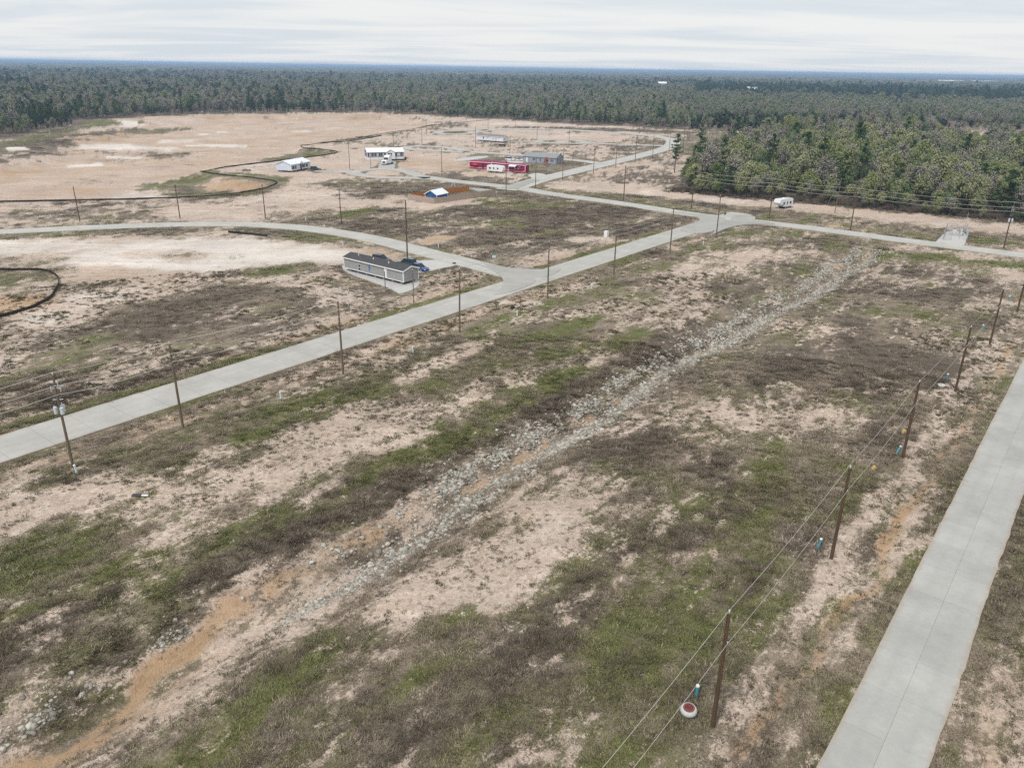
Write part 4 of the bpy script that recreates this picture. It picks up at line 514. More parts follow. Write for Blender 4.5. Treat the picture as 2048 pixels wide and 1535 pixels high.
e_ = pole(98.5, 243, 10.2, 'pale slanted guyed pole standing at the edge of the olive wood', 'poles beyond the cross road', 'polegrey', .13, (0,), lean=(0, -.03))
MB().tube((0, 0, 10), (3.2, -1.5, 0), .03, .03, 4).build('guy_wire', M['wire'], e_)
E_ = run(POLES['E'], 'from the left along the far road', 'poles along the far road', (0, 1.0), 'polegrey', 10.8, .15)
wires(E_[:6], (0, 1.0), 'thin wires along the far road beyond the magenta home', .02, None, None, .4)
B_ = run(POLES['B'][:4], 'from the left behind the curving road', 'poles behind the curving road', (0, 1.2), 'pole', 9.3, .15)
pole(*POLES['B'][4][:2], 13.0, 'tall dark utility pole standing behind the two parked cars', 'poles behind the curving road', 'pole', .17, (0, 1.2))
NL = ['short pole on the ochre lawn right of the grey house', 'slim pole in front of the red-leaved tree', 'tall pole on brown scrub left of the magenta home',
      'tall pole at the left end of the long white home', 'pole on pink sand in front of the long white home', 'pole behind the upper turning loop',
      'pole left of the farthest turning loop', 'pole behind the farthest turning loop', 'pole at the right end of the far silt fence', 'pale pole with white head on the far sand strip',
      'pole on the sand between the far road and middle turning loop', 'pole on dark scrub right of the middle turning loop', 'slim pole beyond the far road under the forest edge',
      'pole left of the white truck, on pink sand', 'short meter pole in front of the white double house', 'pole behind the white double house',
      'short brown service pole in front of the grey mobile home end wall', 'white meter post touching the front of the grey mobile home']
for (x, y, h), lab in zip(POLES['N'], NL):
    w = 'white meter' in lab
    pole(x, y, max(h, 3.2 if w else 6.0) if h < 9 else min(h, 11.), lab, 'scattered service poles', 'polegrey', .1 if h < 7 else .14, (0,), top=not w)
for i, (x, y, h) in enumerate(POLES['T']):
    pole(x, y, h, ['bare pole of the transmission row, nearest to the two lone pines', 'middle pole of the transmission row behind the lone pines', 'farthest pole of the transmission row behind the lone pines',
                   'tall pole in front of the forest, left of the road bend', 'tall pole in front of the forest, above the road bend'][i], 'transmission poles', 'polegrey', .16, (0,), arm=(.6, 1.8) if i < 3 else (.6,))
T_ = [(x, y, h) for x, y, h in POLES['T']]
wires([T_[0], T_[1], T_[2]], (.6, 1.8), 'transmission wires behind the two lone pines', .03, None, (125, 600, 11), .6)

# ------------------------------------------------------------------ homes
def home(name, label, P, Q, W, floor, eave, ridge, wall, roof, trim, wins=(), doors=(), skirt=None, vents=(), endwins=(), group='manufactured homes', over=.25):
    (ax, ay), (bx, by) = P, Q; L = math.dist(P, Q); rz = math.atan2(by - ay, bx - ax); z = hz((ax + bx) / 2, (ay + by) / 2)
    e = empty(name, (ax, ay, z), rz, label, 'mobile home', group)
    MB().prism_x([(0, floor), (W, floor), (W, eave), (W / 2, ridge), (0, eave)], 0, L).build('wall', M[wall], e)
    s = (ridge - eave) / (W / 2); o = over; t = .12
    rp = [(-o, eave - o * s + .03), (W / 2, ridge + .03), (W + o, eave - o * s + .03), (W + o, eave - o * s + .03 + t), (W / 2, ridge + .03 + t), (-o, eave - o * s + .03 + t)]
    rf = MB().prism_x(rp, -o, L + o).build('roof', M[roof], e)
    MB().box(-o - .02, L + o + .02, -o - .06, -o + .02, eave - o * s - .08, eave - o * s + .13).build('fascia', M[trim], rf)
    for xx in (-o - .05, L + o):
        MB().prism_x([(-o, eave - o * s - .1), (W / 2, ridge - .1), (W + o, eave - o * s - .1), (W + o, eave - o * s + .17), (W / 2, ridge + .17), (-o, eave - o * s + .17)], xx, xx + .05).build('rake_trim', M[trim], rf)
    for xx in (0, L):
        for yy in (0, W): MB().box(xx - .09, xx + .09, yy - .09, yy + .09, floor, eave - .02).build('corner_trim', M[trim], e)
    MB().box(-.04, L + .04, -.05, 0, floor, floor + .14).build('bottom_trim', M[trim], e)
    for sp in wins:
        x, w, z0, z1 = sp[:4]; n = MB().box(x - .06, x + w + .06, -.06, -.003, floor + z0 - .06, floor + z1 + .06).build('window', M[sp[5] if len(sp) > 5 else trim], e)
        MB().box(x, x + w, -.075, -.061, floor + z0, floor + z1).build('pane', M[sp[4] if len(sp) > 4 else 'glass'], n)
    for sp in endwins:
        y, w, z0, z1 = sp; n = MB().box(L + .003, L + .06, y - .06, y + w + .06, floor + z0 - .06, floor + z1 + .06).build('window', M[trim], e)
        MB().box(L + .061, L + .075, y, y + w, floor + z0, floor + z1).build('pane', M['glass'], n)
    for x, w, col in doors:
        d = MB().box(x, x + w, -.06, -.003, floor + .02, floor + 2.0).build('door', M[col], e)
        MB().tube((x + w - .12, -.06, floor + 1), (x + w - .12, -.14, floor + 1), .035, .03, 6).build('handle', M['steel'], d)
    if skirt: MB().box(.03, L - .03, .03, W - .03, -.3, floor - .004).build('skirting', M[skirt], e)
    else:
        MB().box(.3, L - .3, .5, .7, floor - .3, floor - .004).build('chassis_rail', M['black'], e); MB().box(.3, L - .3, W - .7, W - .5, floor - .3, floor - .004).build('chassis_rail', M['black'], e)
        k = 1.2
        while k < L - .6:
            for yy in (.6, W - .6): MB().box(k - .2, k + .2, yy - .2, yy + .2, -.3, floor - .302).build('pier', M['gravel'], e)
            k += 2.6
    for vx, vy in vents:
        zz_ = eave + (vy if vy < W / 2 else W - vy) * s
        MB().tube((vx, vy, zz_), (vx, vy, zz_ + .5), .1, .09, 8).build('roof_vent', M['white'], rf)
    return e
def siding(name, col, n=9.0, vert=False):
    m = NM(name); tcv = m.n('ShaderNodeTexCoord').outputs['Object']; w = m.n('ShaderNodeTexWave', wave_type='BANDS', bands_direction='X' if vert else 'Z'); w.inputs['Scale'].default_value = n / 6.283 * 2
    m.l(tcv, w.inputs['Vector']); f = m.rng(m.noise(1.1, 5, .6), .3, .7, .93, 1.06); return m.done(m.scale(m.scale(col_node(m, col), f), m.rng(w.outputs['Fac'], 0, 1, .94, 1.03)), .6, w.outputs['Fac'], .015, .6)
M['sid_grey'] = siding('grey_siding', (.335, .335, .325)); M['sid_blue'] = siding('blue_white_siding', (.62, .68, .78)); M['sid_slate'] = siding('slate_siding', (.2, .22, .26))
M['sid_lgrey'] = siding('light_grey_siding', (.33, .36, .40)); M['sid_white'] = siding('white_lap_siding', (.7, .72, .78)); M['magenta'] = siding('magenta_siding', (.33, .012, .085), 6, True)
M['shingle'] = plain('dark_shingles', (.075, .072, .075), .95, 0, .35, 5); M['shingle_brown'] = plain('brown_grey_shingles', (.23, .21, .2), .95, 0, .25, 5); M['shingle_grey'] = plain('grey_shingles', (.28, .29, .3), .95, 0, .25, 5)
M['metal_white'] = siding('white_metal_roof', (.8, .83, .86), 6, True); M['shutter'] = plain('dark_shutter', (.025, .03, .045), .6); M['blue'] = siding('blue_shed_siding', (.035, .13, .34), 5, True)
M['tarpblue'] = plain('blue_housewrap', (.12, .22, .5), .6); M['panewhite'] = plain('pale_blind_pane', (.5, .52, .54), .3)

home('grey_mobile_home', 'long grey mobile home with dark shingle roof near the curving road', PT['greyL'], PT['greyF'], 4.0, .7, 2.95, 3.55, 'sid_grey', 'shingle', 'white',
     [(4.6, .55, .95, 1.45), (4.6, .55, .3, .8), (2.2, .25, .3, .5)], [(12.4, .75, 'white')], None, [(3, 1.5), (7.8, 1.3), (12.5, 1.2)])
o = empty('blue_sheet', (PT['greyL'][0], PT['greyL'][1], hz(*PT['greyL'])), math.atan2(PT['greyF'][1] - PT['greyL'][1], PT['greyF'][0] - PT['greyL'][0]), 'small blue vinyl sheet hanging on the front of grey mobile home', 'sheet')
MB().box(7.6, 7.95, -.09, -.07, 1.9, 2.75).box(7.75, 7.9, -.1, -.08, 1.2, 1.9).box(8.0, 8.12, -.09, -.07, 1.7, 2.7).build('cloth', M['tarpblue'], o)
home('white_mobile_home', 'wide grey-walled house with white roof, front gable and dark shutters', PT['whdwL'], PT['whdwR'], 8.0, 1.0, 3.3, 4.7, 'sid_slate', 'metal_white', 'white',
     [(.9, .8, .5, 1.8, 'panewhite'), (4.3, .8, .5, 1.8, 'panewhite'), (7.0, .7, .5, 1.8, 'panewhite'), (13.7, 1.4, .5, 1.8, 'panewhite')], [], 'white', [(4, 2)])
whd = bpy.data.objects['white_mobile_home']
for x in (.35, 1.85, 3.7, 5.25, 6.45, 7.85, 13.1, 15.25): MB().box(x, x + .4, -.07, -.003, 1.45, 2.85).build('shutter', M['shutter'], whd)
pg = MB().prism_y([(8.5, .0), (12.6, .0), (12.6, 3.2), (10.55, 4.3), (8.5, 3.2)], -.7, -.08).build('porch_gable', M['white'], whd)
for x in (9.3, 9.95, 10.6): MB().box(x, x + .5, -.75, -.701, 1.4, 2.9).build('pane', M['glass'], pg)
MB().prism_y([(8.2, 3.05), (10.55, 4.32), (12.9, 3.05), (12.9, 3.2), (10.55, 4.5), (8.2, 3.2)], -.95, 2.0).build('gable_roof', M['metal_white'], pg)
home('blue_white_mobile_home', 'pale blue-white home with white gable roof by the silt fence', PT['bwF'], (PT['bwF'][0] + 4.4, PT['bwF'][1] + 12.6), 7.0, .6, 3.0, 4.3, 'sid_blue', 'metal_white', 'white',
     [(1.0, .7, .6, 1.7), (2.6, .5, .6, 1.7), (8.2, .7, .6, 1.7), (10.2, .8, .6, 1.7)], [(6.3, .9, 'shutter')], None, [])
bw = bpy.data.objects['blue_white_mobile_home']
for x in (.45, 1.85, 3.2, 7.6, 9.1, 11.2): MB().box(x, x + .38, -.07, -.003, 1.1, 2.4).build('shutter', M['shutter'], bw)
MB().prism_y([(4.8, 2.85), (6.6, 3.8), (8.4, 2.85)], -.5, 1.5).build('porch_gable', M['metal_white'], bw)
MB().box(6.1, 7.4, -1.5, -.01, -.2, .3).box(6.1, 7.4, -.9, -.01, .301, .58).build('steps', M['pole'], bw)
home('long_white_mobile_home', 'long white single-wide home with brown-grey roof on far sand', PT['lwL'], PT['lwF'], 4.5, .8, 3.2, 4.1, 'sid_white', 'shingle_brown', 'white',
     [(4.6, .6, .7, 1.9), (7.4, .3, 1.2, 1.8), (11.3, .9, .6, 1.6, 'panewhite')], [(13.3, .8, 'panewhite')], None, [], [(1.2, .5, 1.0, 1.6)])
home('grey_house', 'wide light grey house with grey roof on an ochre lawn', PT['ghL'], PT['ghF'], 8.0, .35, 2.9, 4.3, 'sid_lgrey', 'shingle_grey', 'sid_lgrey',
     [(4.9, .45, .9, 1.9, 'glass', 'panewhite'), (5.6, .3, .9, 1.9, 'glass', 'panewhite'), (8.4, .45, .9, 1.9, 'glass', 'panewhite'), (11.2, .35, 1.2, 1.8, 'glass', 'panewhite'), (13.6, .5, .9, 1.8, 'glass', 'panewhite'), (14.5, .4, .9, 1.8, 'glass', 'panewhite')], [(1.5, .9, 'white')], 'sid_lgrey', [], [(1.6, .4, .2, 2.2), (4.6, .4, .2, 2.2)])
home('magenta_mobile_home', 'shorter magenta mobile home with white roof edge, left of the pair', PT['magL'], (PT['magM'][0] - .3, PT['magM'][1] + .2), 3.2, .5, 2.9, 3.2, 'magenta', 'magenta', 'white', [(2.4, .6, 1.0, 1.6)], [(6, .8, 'shutter')], 'magenta', [], group='magenta homes')
home('magenta_mobile_home', 'longer magenta mobile home with white roof edge behind the camper', (PT['magM'][0], PT['magM'][1] - .1), PT['magF'], 3.2, .5, 2.9, 3.2, 'magenta', 'magenta', 'white', [(3.2, .7, 1.0, 1.7), (12.8, .8, 1.0, 1.7)], [(8.7, .8, 'shutter')], 'magenta', [], group='magenta homes')

# blue shed in its fenced yard
(sx0, sy0), (sx1, sy1), (sx2, sy2) = PT['shedGL'], PT['shedGR'], PT['shedBR']
rz = math.atan2(sy2 - sy1, sx2 - sx1); W = 4.4; L = 6.0; e = empty('shed', (sx1, sy1 + 1.2, hz(sx1, sy1)), rz, 'blue shed with white trim and pale metal roof inside the fence', 'shed')
MB().prism_x([(0, 0), (W, 0), (W, 2.3), (W / 2, 3.5), (0, 2.3)], 0, L).build('wall', M['blue'], e)
rf = MB().prism_x([(-.3, 2.17), (W / 2, 3.53), (W + .3, 2.17), (W + .3, 2.3), (W / 2, 3.66), (-.3, 2.3)], -.3, L + .3).build('roof', M['metal_white'], e)
MB().prism_x([(-.32, 2.1), (W / 2, 3.46), (W + .32, 2.1), (W + .32, 2.36), (W / 2, 3.72), (-.32, 2.36)], -.37, -.3).build('rake_trim', M['white'], rf)
for xx, yy in ((0, 0), (0, W), (L, 0), (L, W)): MB().box(xx - .1, xx + .1, yy - .1, yy + .1, 0, 2.15).build('corner_trim', M['white'], e)
MB().box(-.06, -.003, 1.4, 3.0, .05, 2.0).build('door', M['blue'], e)
M['fence_grey'] = wood('weathered_picket', (.36, .275, .225), (.5, .4, .33), (8, 8, .8)); M['fence_orange'] = wood('cedar_picket', (.4, .145, .045), (.56, .24, .09), (8, 8, .8))
def picket_fence(pts, mat, label, h=1.8):
    e = empty('picket_fence', (pts[0][0], pts[0][1], 0), 0, label, 'fence', 'picket fences round the shed yard'); ox, oy = pts[0]
    for a, b in zip(pts[:-1], pts[1:]):
        L = math.dist(a, b); n = max(1, round(L / 2.4)); rz = math.atan2(b[1] - a[1], b[0] - a[0])
        for i in range(n):
            t = i / n; x, y = a[0] + (b[0] - a[0]) * t, a[1] + (b[1] - a[1]) * t; z = hz(x, y); l = L / n; m = MB(); k = int(l / .15)
            for j in range(k): m.box(j * l / k + .006, (j + 1) * l / k - .006, -.012, .012 + .004 * (j % 2), .04, h - random.uniform(0, .05))
            for zz_ in (.4, 1.4): m.box(0.05, l - .05, .018, .06, zz_, zz_ + .09)
            p = m.build('panel', M[mat], e); p.location = (x - ox, y - oy, z); p.rotation_euler = (0, 0, rz)
            q = MB().box(-.06, .06, .07, .19, -.3, h + .03).build('post', M[mat], e); q.location = (x - ox, y - oy, z); q.rotation_euler = (0, 0, rz)
picket_fence([PT['fL'], PT['fF'], PT['fR']], 'fence_grey', 'weathered greyish picket fence on the near sides of shed yard')
picket_fence([PT['fBL'], (PT['fBR'][0], PT['fBR'][1])], 'fence_orange', 'orange cedar picket fence on the far side of shed yard')

# ------------------------------------------------------------------ vehicles
def paint(name, col): 
    m = NM(name); m.b.inputs['Coat Weight'].default_value = .5; return m.done(col, .35)
M['p_blue'] = paint('blue_paint', (.03, .085, .26)); M['p_teal'] = paint('dark_teal_paint', (.05, .075, .09)); M['p_dark'] = paint('dark_paint', (.03, .033, .045)); M['p_white'] = paint('white_car_paint', (.75, .76, .77))
M['p_red'] = paint('red_car_paint', (.45, .05, .06)); M['lamp'] = plain('lamp_lens', (.7, .7, .68), .2); M['lampred'] = plain('tail_lens', (.4, .02, .02), .25)
def wheel(e, x, y, r, w=.22):
    t = MB().tube((x, y - w / 2, r), (x, y + w / 2, r), r, r, 14).build('wheel', M['tyre'], e)
    MB().tube((x, y - w / 2 - .01, r), (x, y + w / 2 + .01, r), r * .55, r * .55, 10).build('rim', M['steel'], t)
def loft(m, secs):
    """secs: list of (x, [(y,z)...]) closed rings joined along x"""
    n = len(secs[0][1]); o = len(m.v); vs = [(x, y, z) for x, ring in secs for y, z in ring]
    fs = [(j * n + i, j * n + (i + 1) % n, (j + 1) * n + (i + 1) % n, (j + 1) * n + i) for j in range(len(secs) - 1) for i in range(n)]
    fs += [tuple(range(n - 1, -1, -1)), tuple(range((len(secs) - 1) * n, len(secs) * n))]; m.add(vs, fs)
def car(x, y, rz, mat, label, kind='sedan', s=1.0):
    e = empty('parked_car', (x, y, hz(x, y) + .06), rz, label, 'car', 'parked vehicles'); W = .9 * s; b = MB(); b.smooth = False
    suv = kind == 'suv'; hb = .95 * s if suv else .82 * s; hr = (1.72 if suv else 1.42) * s; g = .28 * s
    def ring(w, z0, z1, tum=.93): return [(-w, z0 + .1), (-w * .96, z0), (w * .96, z0), (w, z0 + .1), (w * 1.0, (z0 + z1) / 2), (w * tum, z1), (-w * tum, z1), (-w * 1.0, (z0 + z1) / 2)]
    X = [(-2.3, .86, g + .15, hb - .12), (-2.2, .95, g, hb), (-1.2, 1, g, hb + .03), (0, 1, g, hb), (1.0, 1, g, hb - .02), (1.9, .97, g, hb - .14), (2.25, .88, g + .05, hb - .26), (2.33, .8, g + .15, hb - .34)]
    loft(b, [(xx * s, ring(W * w, a, c)) for xx, w, a, c in X]); b.build('body', M[mat], e)
    c = MB(); rear = -2.15 if suv else -1.75
    loft(c, [(rear * s, [(-W * .9, hb - .02), (W * .9, hb - .02), (W * .88, hb + .05), (-W * .88, hb + .05)]), ((rear + (.25 if suv else .65)) * s, [(-W * .9, hb - .02), (W * .9, hb - .02), (W * .74, hr - .03), (-W * .74, hr - .03)]),
             (.15 * s, [(-W * .9, hb - .02), (W * .9, hb - .02), (W * .74, hr - .03), (-W * .74, hr - .03)]), (1.05 * s, [(-W * .9, hb - .04), (W * .9, hb - .04), (W * .86, hb), (-W * .86, hb)])])
    c.build('windows', M['glass'], e)
    MB().box((rear + (.2 if suv else .62)) * s, .2 * s, -W * .75, W * .75, hr - .04, hr + .03).build('roof', M[mat], e)
    for xx in (-1.4 * s, 1.4 * s):
        for yy in (-W + .06, W - .06): wheel(e, xx, yy, .34 * s)
    for yy in (-.65 * s, .65 * s):
        MB().box(2.2 * s, 2.345 * s, yy - .16, yy + .16, hb - .38, hb - .25).build('headlight', M['lamp'], e); MB().box(-2.33 * s, -2.2 * s, yy - .16, yy + .16, hb - .3, hb - .16).build('tail_light', M['lampred'], e)
    return e
car(*PT['carblue'], R(-38), 'p_blue', 'bright blue sedan parked at the end of the grey mobile home')
car(PT['carsuv'][0], PT['carsuv'][1] + .6, R(150), 'p_teal', 'dark green-grey car parked behind the blue sedan', 'suv')
car(PT['cardark'][0] + 1.2, PT['cardark'][1] + .8, R(-25), 'p_dark', 'dark car half hidden behind the roof of grey mobile home', 'suv')
car(*PT['car632'], R(8), 'p_dark', 'black car parked beside the pale blue-white home', 'suv')
car(*PT['w1'], R(-30), 'p_white', 'white car on the pale pad, left of the two', 'suv'); car(PT['w2'][0] + 1.5, PT['w2'][1] + .5, R(-30), 'p_white', 'white car on the pale pad, right of the two')
car(*PT['redcar'], R(-20), 'p_red', 'small red car at the right end of the magenta home', 'suv', .95)
def semi():
    x, y = PT['truck']; e = empty('semi_truck', (x, y, hz(x, y) + .1), R(-108), 'white semi truck tractor parked before the white-roofed house', 'truck')
    MB().prism_y([(-3.6, .75), (3.2, .75), (3.2, 1.6), (2.9, 1.95), (1.3, 2.15), (.75, 3.0), (.2, 3.75), (-1.9, 3.95), (-1.9, 1.2), (-3.6, 1.2)], -1.2, 1.2).build('cab', M['p_white'], e)
    MB().prism_y([(1.32, 2.17), (.78, 2.95), (.84, 3.0), (1.4, 2.2)], -1.05, 1.05).build('windshield', M['glass'], e)
    MB().box(3.2, 3.26, -.6, .6, .95, 1.65).build('grille', M['shutter'], e); MB().box(3.2, 3.5, -1.2, 1.2, .4, .74).build('bumper', M['steel'], e)
    for yy in (-.95, .95): MB().box(3.0, 3.28, yy - .2, yy + .2, 1.2, 1.5).build('headlight', M['lamp'], e); MB().tube((-2.0, yy, 1.2), (-2.0, yy, 4.1), .08, .08, 8).build('exhaust_stack', M['steel'], e)
    for xx in (2.2, -2.1, -3.2):
        for yy in (-1.02, 1.02): wheel(e, xx, yy, .5, .4)
    x, y = PT['trailer']; t = empty('flatbed_trailer', (x - 1.4, y - 2.0, hz(x, y)), R(20), 'dark low flatbed trailer beside the white semi truck', 'trailer')
    MB().box(-4.5, 4.5, -1.2, 1.2, .85, 1.05).box(-4.5, 4.5, -.5, -.35, .55, .85).box(-4.5, 4.5, .35, .5, .55, .85).build('deck', M['black'], t)
    MB().box(4.3, 4.5, -1.2, 1.2, 1.05, 2.0).build('headboard', M['black'], t)
    for xx in (-3.4, -2.3):
        for yy in (-1.0, 1.0): wheel(t, xx, yy, .45, .35)
    MB().tube((3.4, 0, .8), (3.4, 0, 0), .1, .1, 8).build('landing_gear', M['steel'], t)
semi()
def camper(x, y, rz, L, label, fifth=False, H=2.9):
    e = empty('camper_trailer', (x, y, hz(x, y)), rz, label, 'camper', 'white campers'); f = .65
    if fifth: prof = [(-L / 2, f), (L / 2 - 2.2, f), (L / 2 - 2.2, 1.35), (L / 2 - .6, 1.35), (L / 2, 1.9), (L / 2 - .35, H - .1), (L / 2 - .9, H), (-L / 2 + .1, H)]
    else: prof = [(-L / 2, f), (L / 2 - .5, f), (L / 2, 1.3), (L / 2 - .15, 2.3), (L / 2 - .6, H - .05), (L / 2 - 1.2, H), (-L / 2 + .3, H), (-L / 2, H - .3)]
    MB().prism_y(prof, -1.2, 1.2).build('body', M['p_white'], e)
    for s in (-1, 1):
        for x0, w, z0, z1 in ((-L * .36, .8, 1.5, 2.15), (-L * .1, .5, 1.5, 2.15), (L * .13, .7, 1.5, 2.1)):
            n = MB().box(x0 - .05, x0 + w + .05, min(s * 1.203, s * 1.25), max(s * 1.203, s * 1.25), z0 - .05, z1 + .05).build('window', M['panewhite'], e)
            MB().box(x0, x0 + w, min(s * 1.251, s * 1.262), max(s * 1.251, s * 1.262), z0, z1).build('pane', M['glass'], n)
        MB().box(-L / 2 + .2, L / 2 - 2.4, min(s * 1.203, s * 1.215), max(s * 1.203, s * 1.215), 1.0, 1.15).build('stripe', M['can'], e)
        for xx in (-.5, .35): wheel(e, xx - .3, s * 1.05, .36)
    MB().box(-L / 2 + .4, L / 2 - 2.6, -1.1, 1.1, .3, f - .004).build('underbody', M['black'], e)
    MB().box(-.4, .4, -.4, .4, H + .002, H + .25).build('air_conditioner', M['white'], e)
    MB().tube((L / 2 - (1.6 if fifth else .1), 0, .55), (L / 2 + (-1.6 if fifth else 1.1), 0, .5 if not fifth else 0), .07, .07, 6).build('hitch', M['black'], e)
    return e
rvx, rvy = (PT['rvL'][0] + PT['rvR'][0]) / 2, (PT['rvL'][1] + PT['rvR'][1]) / 2
camper(rvx, rvy, math.atan2(PT['rvR'][1] - PT['rvL'][1], PT['rvR'][0] - PT['rvL'][0]), 7.4, 'white travel trailer parked in front of the magenta homes')
camper(85.0, 251.0, R(215), 6.6, 'white fifth-wheel camper alone on sand before the wood', True, 3.0)
# carport, umbrella, small things at the magenta home
x, y = PT['carport']; e = empty('carport', (x, y, hz(x, y)), R(-25), 'white-roofed carport at the front of the magenta home', 'carport')
MB().prism_x([(-1.6, 2.3), (0, 2.75), (1.6, 2.3), (1.6, 2.36), (0, 2.82), (-1.6, 2.36)], -1.6, 1.6).build('roof', M['metal_white'], e)
for sx_ in (-1.45, 1.45):
    for sy_ in (-1.5, 1.5): MB().box(sx_ - .05, sx_ + .05, sy_ - .05, sy_ + .05, -.2, 2.3).build('post', M['white'], e)
M['red'] = plain('red_canvas', (.5, .06, .05), .8)
x, y = PT['umb']; e = empty('patio_umbrella', (x, y, hz(x, y)), 0, 'red canvas umbrella in front of the shorter magenta home', 'umbrella')
MB().lathe([(1.9, 1.75), (1.0, 2.15), (.1, 2.6), (.02, 2.62)], 8).build('canopy', M['red'], e); MB().tube((0, 0, -.1), (0, 0, 2.5), .04, .04, 6).build('pole', M['white'], e)
x, y = PT['trail2']; e = empty('utility_trailer', (x, y, hz(x, y)), R(5), 'small dark open trailer on sand in front of long white home', 'trailer')
MB().box(-1.8, 1.8, -1.0, 1.0, .5, .62).box(-1.8, 1.8, -1.0, -.95, .62, 1.2).box(-1.8, 1.8, .95, 1.0, .62, 1.2).build('bed', M['black'], e); wheel(e, -.3, -1.1, .36); wheel(e, -.3, 1.1, .36)
MB().tube((1.8, 0, .55), (3.0, 0, .5), .05, .05, 6).build('drawbar', M['black'], e)
x, y = PT['pile']; e = empty('scrap_pile', (x, y, hz(x, y)), 0, 'dark scrap pile on sand left of the pale blue-white home', 'scrap'); b = MB()
for i in range(9): a = random.uniform(-1.6, 1.6); b.box(a, a + random.uniform(.4, 1), random.uniform(-.8, 0), random.uniform(.2, .8), .0, random.uniform(.3, .8))
b.build('boards', M['shingle_brown'], e)

# ------------------------------------------------------------------ silt fences
def silt(pts, label, h=.42):
    p = densify(chaikin(pts, 2), 2.6); ox, oy = p[0]; e = empty('silt_fence', (ox, oy, 0), 0, label, 'silt fence', 'black silt fences'); n = len(p); pa = np.array(p)
    z = heights(pa[:, 0], pa[:, 1]); hh = h * (1 + (fbm(pa[:, 0], pa[:, 1], 6, 2, 5) - .5) * .5); v = []; f = []
    t = np.gradient(pa, axis=0); t /= np.linalg.norm(t, axis=1, keepdims=True); nn = np.stack([-t[:, 1], t[:, 0]], 1)
    jit = (fbm(pa[:, 0], pa[:, 1], 4, 2, 8) - .5) * .5
    for i in range(n):
        x, y = pa[i] - (ox, oy); dx, dy = nn[i] * .02; lx, ly = nn[i] * jit[i]
        v += [(x - dx, y - dy, z[i] - .3), (x + dx, y + dy, z[i] - .3), (x + dx + lx, y + dy + ly, z[i] + hh[i]), (x - dx + lx, y - dy + ly, z[i] + hh[i])]
    for i in range(n - 1):
        a = 4 * i; f += [(a + j, a + (j + 1) % 4, a + 4 + (j + 1) % 4, a + 4 + j) for j in range(4)]
    MB().add(v, f).build('fabric', M['silt'], e); b = MB()
    for i in range(0, n):
        x, y = pa[i] - (ox, oy); b.box(x - .03, x + .03, y - .03, y + .03, z[i] - .3, z[i] + hh[i] + .12)
    tag(b.build('stakes', M['pole'], e), kind='stuff')
silt(SILT['main'], 'black silt fence winding along the near bank of the big tan basin'); silt(SILT['far'], 'black silt fence on the far right side of the big tan basin', .32)
silt(SILT['oval'], 'black silt fence bending round the small hollow at the left edge', .6)

# ------------------------------------------------------------------ small utilities
for i, (x, y, h, tx, ty) in enumerate(CLEAN['teal']):
    labs = ['teal cleanout pipe beside the round white tank', 'teal cleanout pipe standing in dark brush left of a pole', 'teal cleanout pipe leaning hard to the right', 'teal cleanout pipe behind the low white ring',
            'teal cleanout pipe fifth from the camera along the pole row', 'teal cleanout pipe farthest away along the pole row']
    e = empty('cleanout_pipe', (x, y, hz(x, y)), 0, labs[i], 'pipe', 'teal cleanout pipes')
    if i == 2: e.rotation_euler = (0, R(48), R(40))
    elif i == 1: e.rotation_euler = (R(-8), R(12), 0)
    MB().tube((0, 0, -.3), (0, 0, .95), .1, .1, 12).build('pipe', M['teal'], e); MB().lathe([(.125, .9), (.125, 1.02), (.09, 1.05)], 12).build('cap', M['white'], e)
WL = ['pale cleanout pipe at the foot of the transformer pole', 'pale cleanout pipe, second from the left along the main road verge', 'pale cleanout pipe, third from the left along the main road verge', 'pale cleanout pipe right of the black culvert mouth',
      'pale cleanout pipe fifth along the main road verge', 'pale cleanout pipe near the far end of main road', 'pale pipe in the grass before the curving road, far left', 'pale pipe behind the grey mobile home, in grass',
      'white post behind the orange fence, left of two', 'white post behind the orange fence, right of two', 'white post below the picket fence on dark scrub', 'short post beside the orange dirt heap', 'small white post behind the curving road']
for i, (x, y, h, tx, ty) in enumerate(CLEAN['white']):
    e = empty('cleanout_pipe', (x, y, hz(x, y)), 0, WL[i], 'pipe', 'pale cleanout pipes'); e.rotation_euler = (random.uniform(-.05, .05), random.uniform(-.1, .05), 0)
    MB().tube((0, 0, -.3), (0, 0, .9), .1, .1, 10).build('pipe', M['palepvc'], e); MB().lathe([(.12, .86), (.12, .97), (.09, 1.0)], 10).build('cap', M['white'], e)
M['tankgrey'] = plain('tank_plastic', (.5, .51, .5), .5, 0, .12, 5)
x, y = PT['tank1']; e = empty('septic_tank_riser', (x, y, hz(x, y)), 0, 'round white tank riser with red-brown lid near the closest pole', 'tank riser'); e.rotation_euler = (R(4), R(-3), 0)
b = MB().lathe([(.34, -.2), (.36, .1), (.5, .32), (.56, .36), (.56, .5), (.47, .66), (.42, .67)], 24); b.smooth = True; b.build('body', M['tankgrey'], e)
l = MB().lathe([(.39, .665), (.39, .70), (.36, .715)], 20).build('lid', M['tanklid'], e)
for rr in (.3, .2, .1): MB().lathe([(rr, .715), (rr, .73), (rr - .04, .73), (rr - .04, .715)], 16).build('lid_ring', M['tanklid'], l)
x, y = PT['tank2']; e = empty('tank_ring', (x, y, hz(x, y)), 0, 'low white plastic ring lying in dark brush by teal pipe', 'tank ring')
n = 20; prof = [(.42, 0), (.45, .28), (.36, .3), (.33, .02)]; vs = [(r_ * math.cos(2 * math.pi * i / n), r_ * math.sin(2 * math.pi * i / n), z_) for r_, z_ in prof for i in range(n)]
